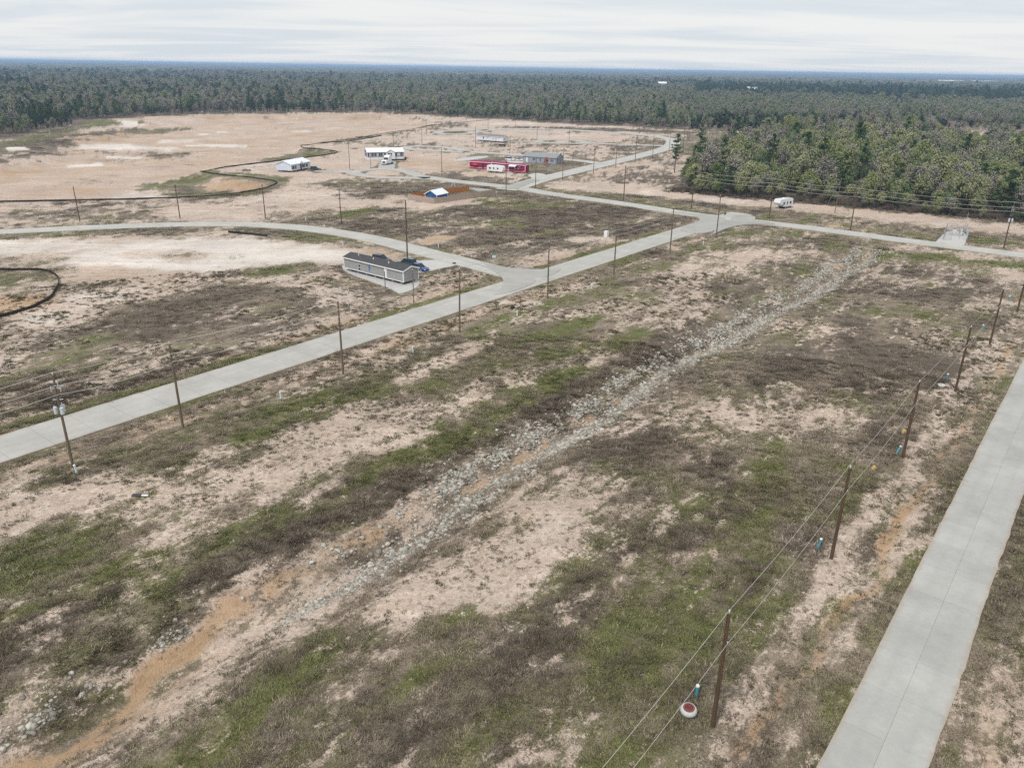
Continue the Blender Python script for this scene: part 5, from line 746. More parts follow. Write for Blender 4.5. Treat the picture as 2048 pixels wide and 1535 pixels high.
MB().add(vs, [(j * n + i, j * n + (i + 1) % n, ((j + 1) % 4) * n + (i + 1) % n, ((j + 1) % 4) * n + i) for j in range(4) for i in range(n)]).build('ring', M['white'], e)
M['yellow'] = plain('yellow_foam', (.6, .42, .16), .8, 0, .2)
for k, lab in (('scrap', 'torn yellow foam scrap lying in grass between two poles'), ('scrap2', 'small pale yellow scrap beside the third pole')):
    x, y = PT[k]; e = empty('foam_scrap', (x, y, hz(x, y)), R(50), lab, 'litter'); MB().add([(-.45, -.12, .02), (.4, -.2, .05), (.5, .1, .05), (-.3, .2, .03), (-.4, -.1, .35), (.35, -.1, .22), (.3, .05, .3), (-.2, .12, .5)],
        [(0, 3, 2, 1), (4, 5, 6, 7), (0, 1, 5, 4), (1, 2, 6, 5), (2, 3, 7, 6), (3, 0, 4, 7)]).build('scrap', M['yellow'], e)
x, y = PT['debris']; e = empty('debris', (x, y, hz(x, y)), 0, 'broken pale board and dark rags lying on mottled sand', 'debris'); MB().box(-.3, .35, -.1, .12, .1, .18).build('board', M['white'], e); MB().box(-1.2, -.35, -.2, .25, .0, .22).build('rags', M['shingle'], e)
x, y = PT['signpost']; e = empty('street_sign', (x, y, 0), 0, 'street sign post on the grass corner of the road junction', 'sign'); MB().tube((0, 0, -.2), (0, 0, 3.0), .04, .04, 8).build('post', M['steel'], e)
M['signgreen'] = plain('sign_green', (.05, .22, .12), .4); MB().box(-.45, .45, -.012, .012, 2.72, 2.95).build('name_blade', M['signgreen'], e); MB().box(-.38, .38, -.02, .02, 2.05, 2.6).build('sign_plate', M['can'], e)
x, y = PT['stop']; e = empty('stop_sign', (x, y, 0), R(20), 'stop sign seen from behind on the far main road corner', 'sign'); MB().tube((0, 0, -.2), (0, 0, 2.7), .04, .04, 8).build('post', M['steel'], e)
oc = [(.42 * math.cos(R(22.5 + 45 * i)), 2.4 + .42 * math.sin(R(22.5 + 45 * i))) for i in range(8)]; MB().prism_y(oc, -.05, -.03).build('plate', M['polegrey'], e)
x, y = PT['cabinet']; e = empty('utility_cabinet', (x, y, hz(x, y)), AX, 'small white utility cabinet on scrub beyond the main road', 'cabinet'); MB().box(-.5, .5, -.45, .45, -.1, 1.35).build('box', M['white'], e); MB().box(-.54, .54, -.49, .49, 1.352, 1.43).build('lid', M['white'], e); MB().box(-.42, .42, -.47, -.452, .1, 1.2).build('door', M['white'], e)
# drain pipes lying by the curving road
for (a, b_, lab) in ((PIPES[0], PIPES[1], 'short black drain pipe lying in the grass, left end of the row'), (PIPES[2], PIPES[3], 'long black drain pipe lying in the grass by the curving road')):
    o = empty('drain_pipe', (a[0], a[1], hz(*a)), 0, lab, 'pipe', 'black drain pipes'); q = MB().tube((0, 0, .3), (b_[0] - a[0], b_[1] - a[1], .3), .3, .3, 12); q.build('pipe', M['black'], o)
# culvert mouths
def culvert(x, y, rz, label, r=.35, n=1):
    for i in range(n):
        lab = label if n == 1 else label % ('left', 'middle', 'right')[i]
        e = empty('culvert_pipe', (x + math.cos(rz) * 1.25 * i, y + math.sin(rz) * 1.25 * i, hz(x, y) + r * .35), rz, lab, 'culvert', 'culvert mouths'); nn_ = 16
        prof = [(r + .05, .5), (r + .05, 0), (r, 0), (r, .5)]; vs = [(q * math.cos(2 * math.pi * k / nn_), w_, q * math.sin(2 * math.pi * k / nn_)) for q, w_ in prof for k in range(nn_)]
        MB().add(vs, [(j * nn_ + k, j * nn_ + (k + 1) % nn_, (j + 1) * nn_ + (k + 1) % nn_, (j + 1) * nn_ + k) for j in range(3) for k in range(nn_)]).build('barrel', M['black'], e)
culvert(*PT['culvert'], R(-36), '%s of the three black culvert mouths at the ditch head', .5, 3)
culvert(*PT['black1'], R(60), 'black culvert mouth at the pale sand patch by the main road', .35)
culvert(-13.2, 167.8, R(-30), 'black culvert mouth beside the home driveway', .3)
culvert(115.0, 197.6, R(-35), 'black culvert mouth at the gravel pad entrance', .4)
# chain-link compound
def chainlink():
    P_ = [PT['enc1'], PT['enc2'], PT['enc3'], PT['enc4']]; cx, cy_ = np.mean(P_, 0); e = empty('chain_link_fence', (cx, cy_, .05), 0, 'chain-link compound with open gate on the gravel pad', 'fence')
    mw = MB()
    for a, b_ in zip(P_, P_[1:] + P_[:1]):
        L = math.dist(a, b_); n = max(2, round(L / 2.5)); last = (a == P_[3])
        for i in range(n):
            t = i / n; x_, y_ = a[0] + (b_[0] - a[0]) * t - cx, a[1] + (b_[1] - a[1]) * t - cy_
            MB().tube((x_, y_, -.3), (x_, y_, 2.2), .045, .045, 8).build('post', M['steel'], e)
            if last and i in (0, 1): continue
            x2, y2 = a[0] + (b_[0] - a[0]) * (t + 1 / n) - cx, a[1] + (b_[1] - a[1]) * (t + 1 / n) - cy_
            MB().tube((x_, y_, 2.15), (x2, y2, 2.15), .03, .03, 6).build('rail', M['steel'], e)
            w = MB(); k = int(L / n / .12)
            for j in range(k + 1):
                s0 = j / k; px, py = x_ + (x2 - x_) * s0, y_ + (y2 - y_) * s0; s1 = min(1, s0 + .35); qx, qy = x_ + (x2 - x_) * s1, y_ + (y2 - y_) * s1
                s2 = max(0, s0 - .35); rx, ry = x_ + (x2 - x_) * s2, y_ + (y2 - y_) * s2
                w.tube((px, py, .05), (qx, qy, 2.1), .006, .006, 3, False); w.tube((px, py, .05), (rx, ry, 2.1), .006, .006, 3, False)
            w.build('mesh_panel', M['steel'], e)
    t = empty('pump_station', (cx + .3, cy_ + .5, .05), R(-35), 'pale pump station slab and pipes inside the chain-link compound', 'pump station')
    MB().box(-1.6, 1.6, -1.2, 1.2, -.1, .5).build('slab', M['slab'], t); MB().box(-.9, .1, -.5, .5, .502, 1.3).build('hatch', M['can'], t); MB().tube((.8, 0, .5), (.8, 0, 1.4), .12, .12, 8).tube((.8, 0, 1.4), (1.4, 0, 1.4), .12, .12, 8).build('vent_pipe', M['steel'], t)
    MB().box(1.2, 1.5, -1.0, -.6, .502, 2.0).build('control_box', M['can'], t)
    q = empty('antenna_mast', (cx + 2.4, cy_ + .5, .05), 0, 'thin grey mast rising beside the pump station', 'mast'); MB().tube((0, 0, -.2), (0, 0, 6.0), .06, .05, 8).build('shaft', M['steel'], q)
chainlink()
x, y = PT['stump']; e = empty('dead_tree', (x, y, 0), 0, 'pale bare trunk stub standing before the left end of the wood', 'dead tree'); MB().tube((0, 0, -.2), (0, .1, 3.4), .16, .12, 8).build('trunk', M['insul'], e)
# far white sheds along the horizon
for i, (x, y, w, d_, h, lab) in enumerate([(1995, 3700, 240, 60, 14, 'long white warehouse roof near the horizon, far right'), (1130, 3300, 90, 40, 11, 'pale warehouse near the horizon, right of centre'), (1500, 3350, 130, 40, 11, 'pale sheds near the horizon between the two warehouses'),
                                       (470, 1665, 22, 14, 8, 'small white roof among the dark pines'), (330, 1900, 18, 12, 12, 'tan roof above the pale woods')]):
    e = empty('warehouse', (x, y, 0), R(-10), lab, 'warehouse', 'far buildings'); MB().prism_x([(0, 0), (d_, 0), (d_, h), (d_ / 2, h + 3), (0, h)], -w / 2, w / 2).build('wall', M['white'], e)
    MB().prism_x([(-1, h - .2), (d_ / 2, h + 3.1), (d_ + 1, h - .2), (d_ + 1, h + .3), (d_ / 2, h + 3.6), (-1, h + .3)], -w / 2 - 1, w / 2 + 1).build('roof', M['metal_white'], e)
# ------------------------------------------------------------------ riprap stones in the ditch
def mat_stone():
    m = NM('limestone'); gi = m.n('ShaderNodeNewGeometry').outputs['Random Per Island']; oi = m.n('ShaderNodeObjectInfo').outputs['Random']
    r = m.math('FRACT', m.math('ADD', gi, m.math('MULTIPLY', oi, 7.3))); col = m.mix(r, (.2, .185, .155), (.57, .535, .475)); col = m.mix(m.rng(m.noise(3, 5, .7), .5, .7, 0, .5), col, (.3, .25, .18)); return m.done(col, .9, m.noise(9, 4, .6), .03, .6)
M['stone'] = mat_stone()
def ico():
    t = (1 + 5 ** .5) / 2; v = np.array([(-1, t, 0), (1, t, 0), (-1, -t, 0), (1, -t, 0), (0, -1, t), (0, 1, t), (0, -1, -t), (0, 1, -t), (t, 0, -1), (t, 0, 1), (-t, 0, -1), (-t, 0, 1)], float) / math.hypot(1, t)
    f = np.array([(0, 11, 5), (0, 5, 1), (0, 1, 7), (0, 7, 10), (0, 10, 11), (1, 5, 9), (5, 11, 4), (11, 10, 2), (10, 7, 6), (7, 1, 8), (3, 9, 4), (3, 4, 2), (3, 2, 6), (3, 6, 8), (3, 8, 9), (4, 9, 5), (2, 4, 11), (6, 2, 10), (8, 6, 7), (9, 8, 1)]); return v, f
IV, IF = ico()
def riprap():
    rg = np.random.default_rng(5); protos = []
    for k in range(9):
        v = np.sign(IV) * np.abs(IV) ** .5 * rg.uniform(.62, 1.15, (12, 1)) * np.array([rg.uniform(.8, 1.2), rg.uniform(.6, .9), rg.uniform(.4, .62)]); v += rg.normal(0, .11, v.shape); protos.append(v)
    N = 42000; u = rg.uniform(4, 207, N); sel = rg.uniform(0, 1, N); dv = np.where(sel < .55, rg.normal(1.0, .95, N), np.where(sel < .93, rg.normal(-2.4, .8, N), rg.uniform(-5.5, 4.5, N)))
    clump = fbm(*uv2xy(u, dv - 47.8), 3.2, 3, 99)
    dens = smooth(26, 40, u) * np.where(dv < -1.4, np.clip((clump - .3) * 3.4, .12, .9) * smooth(40, 55, u) * np.exp(-(np.abs(dv) / 5.2) ** 4), np.clip((clump - .12) * 3, .35, 1))
    left = (u < 42) & (dv < -2.0) & (dv > -6.5); dens = np.where(left, np.clip((clump - .5) * 3.2, .015, .8), dens)
    right = (u < 34) & (dv > 2.2) & (dv < 5); dens = np.where(right, .03, dens)
    dens *= 1 - .75 * smooth(.2, .75, fbm(*uv2xy(u, dv), 1.7, 2, 98)) * (np.abs(dv + .8) < .7)
    dens *= 1 - .35 * smooth(150, 200, u)
    ok = rg.uniform(0, 1, N) < dens; u, dv = u[ok], dv[ok]; n = len(u)
    v = dv + DITCH_V + .9 * np.sin(u * .045) + .5 * np.sin(u * .16 + 1)
    x, y = u * UX + v * UY, u * UY - v * UX; z = heights(x, y); s = rg.lognormal(math.log(.145), .45, n).clip(.06, .36); s *= np.where(u < 40, .85, 1)
    rz = rg.uniform(0, 6.28, n); tl = rg.normal(0, .22, (n, 2)); pk = rg.integers(0, 9, n)
    # lighter stones high on the banks keep their spread; thin out the ones that overlap badly
    order = np.argsort(-s / np.hypot(x, y)); top = set(order[:300].tolist())
    e = empty('riprap_lining', (0, 0, 0), 0, 'pale broken limestone riprap lining the long drainage ditch', 'riprap')
    mes = [np_mesh('stone', p, IF, M['stone']) for p in protos]
    V, Fs, o = [], [], 0
    for i in range(n):
        Rm = Matrix.Rotation(rz[i], 3, 'Z') @ Matrix.Rotation(tl[i, 0], 3, 'X') @ Matrix.Rotation(tl[i, 1], 3, 'Y')
        if i in top:
            q = linkmesh('stone', mes[pk[i]], e, (x[i], y[i], z[i] + s[i] * .08), 0, s[i]); q.rotation_euler = Rm.to_euler()
        else:
            V.append(protos[pk[i]] * s[i] @ np.array(Rm).T + (x[i], y[i], z[i] + s[i] * .08)); Fs.append(IF + o); o += 12
    q = linkmesh('stone_bed', np_mesh('stone_bed', np.vstack(V), np.vstack(Fs), M['stone']), e); tag(q, kind='stuff')
    print('stones', n)
riprap()

# ------------------------------------------------------------------ scattering of uncountable plants
def scatter(name, P, rz, sc, protos, label, cat, scz=None):
    n = len(P); me = bpy.data.meshes.new(name); me.vertices.add(n); me.vertices.foreach_set('co', np.asarray(P, np.float32).ravel())
    for nm, a in (('rz', rz), ('sc', sc), ('sz', sc if scz is None else scz)):
        at = me.attributes.new(nm, 'FLOAT', 'POINT'); at.data.foreach_set('value', np.asarray(a, np.float32))
    at = me.attributes.new('pk', 'INT', 'POINT'); at.data.foreach_set('value', RNG.integers(0, len(protos), n).astype(np.int32))
    o = linkmesh(name, me); tag(o, label, cat, None, 'stuff')
    g = bpy.data.node_groups.new(name, 'GeometryNodeTree'); g.interface.new_socket('Geometry', in_out='INPUT', socket_type='NodeSocketGeometry'); g.interface.new_socket('Geometry', in_out='OUTPUT', socket_type='NodeSocketGeometry')
    N = g.nodes; L = g.links; gi = N.new('NodeGroupInput'); go = N.new('NodeGroupOutput'); iop = N.new('GeometryNodeInstanceOnPoints'); jn = N.new('GeometryNodeJoinGeometry')
    for p in protos:
        ob = N.new('GeometryNodeObjectInfo'); ob.inputs['Object'].default_value = p; ob.inputs['As Instance'].default_value = True; L.new(ob.outputs['Geometry'], jn.inputs[0])
    def at_(nm, t='FLOAT'):
        x = N.new('GeometryNodeInputNamedAttribute'); x.data_type = t; x.inputs['Name'].default_value = nm; return x.outputs['Attribute']
    cr = N.new('ShaderNodeCombineXYZ'); L.new(at_('rz'), cr.inputs[2]); cs = N.new('ShaderNodeCombineXYZ'); a = at_('sc'); L.new(a, cs.inputs[0]); L.new(a, cs.inputs[1]); L.new(at_('sz'), cs.inputs[2])
    e2r = N.new('FunctionNodeEulerToRotation'); L.new(cr.outputs[0], e2r.inputs[0])
    L.new(gi.outputs[0], iop.inputs['Points']); L.new(jn.outputs[0], iop.inputs['Instance']); iop.inputs['Pick Instance'].default_value = True
    L.new(at_('pk', 'INT'), iop.inputs['Instance Index']); L.new(e2r.outputs[0], iop.inputs['Rotation']); L.new(cs.outputs[0], iop.inputs['Scale']); L.new(iop.outputs[0], go.inputs[0])
    md = o.modifiers.new('scatter', 'NODES'); md.node_group = g; print(name, n); return o
def proto(name, me): return bpy.data.objects.new(name, me)

M['grass'] = mat_leaf('green_grass', [(.08, .086, .03), (.155, .162, .06), (.26, .252, .115)], .35)
M['dry'] = mat_leaf('dry_grass', [(.15, .115, .08), (.26, .208, .155), (.4, .335, .262)], .35)
M['brush'] = mat_leaf('dead_weeds', [(.08, .062, .047), (.15, .12, .09), (.24, .195, .15)], .4)
def tuft(name, mat, n, rad, h, wid, lean, seed):
    rg = np.random.default_rng(seed); V = []; F = []
    for i in range(n):
        a = rg.uniform(0, 6.28); r0 = rad * rg.uniform(0, 1) ** .6; bx, by = r0 * math.cos(a), r0 * math.sin(a); d = a + rg.normal(0, .7); hh = h * rg.uniform(.5, 1.1); l = lean * hh * rg.uniform(.3, 1.3)
        px, py = -math.sin(d) * wid / 2, math.cos(d) * wid / 2; k = len(V)
        V += [(bx - px, by - py, -.03), (bx + px, by + py, -.03), (bx + l * math.cos(d), by + l * math.sin(d), hh)]; F.append((k, k + 1, k + 2))
    return proto(name, np_mesh(name, V, F, M[mat]))
def plants():
    rg = np.random.default_rng(3)
    N1, N2, N3 = 330000, 120000, 80000
    r = np.concatenate([np.sqrt(rg.uniform(33 ** 2, 120 ** 2, N1)), np.sqrt(rg.uniform(120 ** 2, 300 ** 2, N2)), np.sqrt(rg.uniform(300 ** 2, 620 ** 2, N3))]); a = np.radians(rg.uniform(-42, 42, N1 + N2 + N3)); x, y = r * np.sin(a), r * np.cos(a)
    rd = road_dist(x, y); F = fields(x, y, rd); c, g, d, k, w = F
    fine = fbm(x, y, .8, 2, 123); ok = (rd > .2) & (rg.uniform(0, 1, x.size) < np.clip((c - .22) * 1.15, .05, 1) * np.clip((fine - .2) * 2.2, 0, 1))
    ux, vy = xy2uv(x, y); dv = ditch_off(ux, vy); ok &= ~((np.abs(dv) < 1.2) & (ux < 207) & (rg.uniform(0, 1, x.size) < .75)); ok &= ~inpoly(x, y, RWOOD) & ~inpoly(x, y, FOREST)
    x, y, r, c, g, d = (t[ok] for t in (x, y, r, c, g, d)); z = heights(x, y); n = x.size; rz = rg.uniform(0, 6.28, n); far = np.clip(r / 120, .85, 3.2)
    q = rg.uniform(0, 1, n); isb = q < np.clip((d - .25) * 1.25, 0, .9); isg = (~isb) & (rg.uniform(0, 1, n) < np.clip((g - .15) * 1.5, .03, .97)); isd = ~(isb | isg)
    P = np.stack([x, y, z], 1); s = far * rg.lognormal(0, .3, n) * np.clip(.35 + c * 1.3, .4, 1.1)
    zs = s * np.clip(1.6 - r / 230, .3, 1)
    gp = [tuft('grass_tuft', 'grass', 38, .5, .1, .05, 1.7, i) for i in range(4)]; dp = [tuft('dry_tuft', 'dry', 34, .48, .14, .04, 1.5, 10 + i) for i in range(4)]; bp = [tuft('weed_tuft', 'brush', 42, .48, .24, .035, 1.1, 20 + i) for i in range(4)]
    scatter('green_grass', P[isg], rz[isg], s[isg], gp, 'short olive green grass tufts over the lots', 'grass', zs[isg])
    scatter('dry_grass', P[isd], rz[isd], s[isd], dp, 'short straw coloured dry grass over the lots', 'grass', zs[isd])
    scatter('dead_weeds', P[isb], rz[isb], s[isb] * rg.uniform(.7, 1.15, isb.sum()), bp, 'dark brown dead weeds covering the lots in patches', 'weeds', zs[isb])
def specks():
    rg = np.random.default_rng(33); n = 210000; r = np.sqrt(rg.uniform(33 ** 2, 170 ** 2, n)); a = np.radians(rg.uniform(-42, 42, n)); x, y = r * np.sin(a), r * np.cos(a); rd = road_dist(x, y); F = fields(x, y, rd); c = F[0]
    ridge = 1 - np.abs(fbm(x, y, 2.6, 3, 140) - .5) * 14; cl = fbm(x, y, 5, 2, 150); u, v = xy2uv(x, y); dv = ditch_off(u, v)
    ok = (rd > .15) & (c < np.where(r < 85, .78, .5)) & (rg.uniform(0, 1, n) < np.clip(ridge, 0, 1) * .8 + np.clip((cl - .48) * 1.4, .02, .5)) & ~((np.abs(dv) < 1.5) & (rg.uniform(0, 1, n) < .9)); x, y, r = x[ok], y[ok], r[ok]; m = x.size
    M['speck'] = mat_leaf('weed_specks', [(.05, .04, .025), (.09, .08, .04), (.13, .12, .055), (.12, .09, .065)], .35); pr = [tuft('weed_speck', 'speck', 26, .45, .3, .09, 1.0, 80 + i) for i in range(3)]
    scatter('small_weeds', np.stack([x, y, heights(x, y)], 1), rg.uniform(0, 6.28, m), np.clip(rg.lognormal(math.log(.34), .45, m), .14, .9) * np.clip(r / 85, .8, 1.3), pr, 'small dark weeds dotted over the bare sand', 'weeds')
plants(); specks()

# ------------------------------------------------------------------ trees
M['bark'] = plain('grey_bark', (.13, .105, .085), .9, 0, .25, 3); M['barkpine'] = plain('pine_bark', (.11, .075, .055), .9, 0, .25, 3)
M['l_bud'] = mat_leaf('budding_leaves', [(.17, .21, .085), (.25, .28, .11), (.24, .25, .145), (.34, .345, .155)], .16, .8, 5.0)
M['l_grey'] = mat_leaf('bare_twigs', [(.25, .225, .19), (.33, .3, .255), (.29, .275, .215), (.4, .365, .32)], .16, .8, 5.5)
M['l_pale'] = mat_leaf('pale_new_leaves', [(.15, .195, .1), (.215, .255, .13), (.23, .24, .17), (.3, .315, .17)], .16, .8, 5.5)
M['l_pine'] = mat_leaf('pine_needles', [(.036, .075, .03), (.055, .1, .038), (.09, .13, .05)], .25, .8, 6.0)
M['l_ever'] = mat_leaf('evergreen_leaves', [(.085, .125, .05), (.12, .165, .06), (.15, .19, .08)], .25, .8, 3.5)
M['l_red'] = mat_leaf('red_leaves', [(.4, .07, .03), (.5, .12, .05)], .3)
def leaves(rg, C, size, flat=.0, tri=True):
    n = len(C); d = rg.normal(0, 1, (n, 3)); d /= np.linalg.norm(d, axis=1, keepdims=True); e = rg.normal(0, 1, (n, 3)); e -= (e * d).sum(1, keepdims=True) * d; e /= np.linalg.norm(e, axis=1, keepdims=True)
    f = np.cross(d, e); s = size * rg.uniform(.6, 1.3, (n, 1)); asp = rg.uniform(.5, .9, (n, 1))
    V = np.stack([C - e * s, C + f * s * asp, C + e * s, C - f * s * asp], 1).reshape(-1, 3); F = np.arange(4 * n).reshape(-1, 4); return V, F
def broad(seed, H, Rr, mat, n=900, size=.33, base=.22, airy=.55, twig=0):
    rg = np.random.default_rng(seed); nl = rg.integers(9, 14); lob = []
    for i in range(nl):
        t = (i + .5) / nl; zc = H * (base + .12 + (.8 - base) * t ** .9); rr = Rr * math.sin(math.pi * min(.97, .22 + .74 * t)) * rg.uniform(.25, .8); a = i * 2.4 + rg.uniform(-.6, .6)
        lob.append((rr * math.cos(a), rr * math.sin(a), zc, Rr * rg.uniform(.34, .56), H * rg.uniform(.09, .17)))
    lob.append((0, 0, H * .86, Rr * .4, H * .12)); per = n // len(lob); C = []
    for lx, ly, lz, lr, lh in lob:
        d = rg.normal(0, 1, (per, 3)); d /= np.linalg.norm(d, axis=1, keepdims=True); rad = rg.uniform(0, 1, (per, 1)) ** airy; C.append(np.array([lx, ly, lz]) + d * rad * np.array([lr, lr, lh]) + rg.normal(0, .12, (per, 3)))
    C = np.vstack(C); V, F = leaves(rg, C, size); b = MB(); r0 = .028 * H ** .9 * .55
    b.tube((0, 0, -.4), (rg.normal(0, .15), rg.normal(0, .15), H * .5), r0, r0 * .55, 6); b.tube((0, 0, H * .48), (0, 0, H * .85), r0 * .55, r0 * .2, 5)
    for lx, ly, lz, lr, lh in lob: b.tube((0, 0, max(H * .15, lz - H * .22)), (lx, ly, lz), r0 * .35, r0 * .1, 4, False)
    if twig:
        tv = []; tf = []
        for i in range(twig):
            lx, ly, lz, lr, lh = lob[rg.integers(len(lob))]; d = rg.normal(0, 1, 3); d[2] = abs(d[2]) * .9; d /= np.linalg.norm(d); p = np.array([lx, ly, lz - lh * .5]); q = p + d * np.array([lr, lr, lh * 1.7]) * rg.uniform(.7, 1.2); sd = np.cross(d, rg.normal(0, 1, 3)); sd /= np.linalg.norm(sd)
            k = len(tv); tv += [p - sd * .05, p + sd * .05, q]; tf.append((k, k + 1, k + 2))
        b.add(tv, tf)
    return b.mesh('trunk', M['bark']), np_mesh('crown', V, F, M[mat])
def pine(seed, H, Rr, base=.35, n=1000, size=.3, mat='l_pine', gaps=.75):
    rg = np.random.default_rng(seed); C = []; b = MB(); r0 = .016 * H; b.tube((0, 0, -.4), (0, 0, H * .97), r0, r0 * .15, 6); nw = int(H * (1 - base) * 1.5); cnt = 0; br = []
    for i in range(nw):
        t = i / nw; z = H * (base + (1 - base) * t); L = Rr * (1 - t) ** .6 * (.55 + .45 * min(1, t * 4)) + .25
        for j in range(rg.integers(3, 6)):
            if rg.uniform() > gaps: continue
            a = rg.uniform(0, 6.28); l = L * rg.uniform(.5, 1.15); br.append((a, l, z, rg.uniform(-.05, .35)))
    per = max(4, n // max(1, len(br)))
    for a, l, z, up in br:
        b.tube((0, 0, z), (l * .8 * math.cos(a), l * .8 * math.sin(a), z + l * up), .05, .02, 3, False); t = rg.uniform(.25, 1.05, (per, 1)); p = np.hstack([t * l * math.cos(a), t * l * math.sin(a), z + t * l * up]); C.append(p + rg.normal(0, 1, (per, 3)) * np.array([.3, .3, .2]) * (.5 + l * .22))
    C.append(np.array([0, 0, H * .97]) + rg.normal(0, .2, (12, 3))); V, F = leaves(rg, np.vstack(C), size); return b.mesh('trunk', M['barkpine']), np_mesh('crown', V, F, M[mat])
BUD = [broad(100 + i, (10.5, 12, 9, 11)[i], (3.6, 3.9, 3.2, 4.2)[i], 'l_bud', 1900, .25, .12, .42, 50) for i in range(4)]
GREY = [broad(120 + i, (12, 13.5, 11)[i], (3.5, 3.7, 3.9)[i], 'l_grey', 1000, .2, .2, .6, 240) for i in range(3)]
PALE = [broad(140 + i, (12, 13, 11)[i], (3.8, 4.1, 3.5)[i], 'l_pale', 1300, .27, .15, .5, 100) for i in range(3)]
PINE = [pine(160 + i, (17, 19, 15.5)[i], (3.4, 3.6, 3.2)[i], (.3, .36, .25)[i], 1500, .3) for i in range(3)]
YPINE = [pine(170 + i, (7, 8.5)[i], (2.0, 2.3)[i], .08, 900, .25, 'l_pine', .95) for i in range(2)]
LONE = [pine(180 + i, 18, (3.2, 4.0)[i], (.36, .3)[i], 1300, .3, 'l_pine', .6) for i in range(2)]
EVER = [broad(190 + i, (8.5, 10)[i], (3.2, 3.6)[i], 'l_ever', 1500, .26, .08, .45) for i in range(2)]
SPEC = dict(bud=BUD, grey=GREY, pale=PALE, pine=PINE, ypine=YPINE, ever=EVER)
def joined(name, tr, cr):           # one mesh with two materials, for the uncountable woods
    nt_, nc = len(tr.vertices), len(cr.vertices); me = bpy.data.meshes.new(name)
    vt = np.empty(nt_ * 3, np.float32); tr.vertices.foreach_get('co', vt); vc = np.empty(nc * 3, np.float32); cr.vertices.foreach_get('co', vc)
    fs = [tuple(p.vertices) for p in tr.polygons]; k = len(fs); fs += [tuple(i + nt_ for i in p.vertices) for p in cr.polygons]
    me.from_pydata(np.vstack([vt.reshape(-1, 3), vc.reshape(-1, 3)]).tolist(), [], fs); me.materials.append(tr.materials[0]); me.materials.append(cr.materials[0])
    mi = np.ones(len(fs), np.int32); mi[:k] = 0; me.polygons.foreach_set('material_index', mi); me.update(); return proto(name, me)
PROTO = {k: [joined('tree_' + k, *t) for t in v] for k, v in SPEC.items()}
KLAB = {'bud': ('hardwood_tree', 'olive budding hardwood tree in %s', 'tree'), 'grey': ('bare_tree', 'bare grey-brown tree in %s', 'tree'), 'pale': ('hardwood_tree', 'pale grey-green hardwood tree in %s', 'tree'),
        'pine': ('pine_tree', 'tall dark green pine tree in %s', 'tree'), 'ypine': ('pine_tree', 'small bushy young pine in %s', 'tree'), 'ever': ('evergreen_tree', 'low dark evergreen tree in %s', 'tree')}
def single_tree(name, x, y, s, rz, tr, cr, label, group, szf=1.0):
    e = empty(name, (x, y, hz(x, y)), rz, label, 'tree', group); e.scale = (s, s, s * szf)
    linkmesh('trunk', tr, e); linkmesh('crown', cr, e); return e
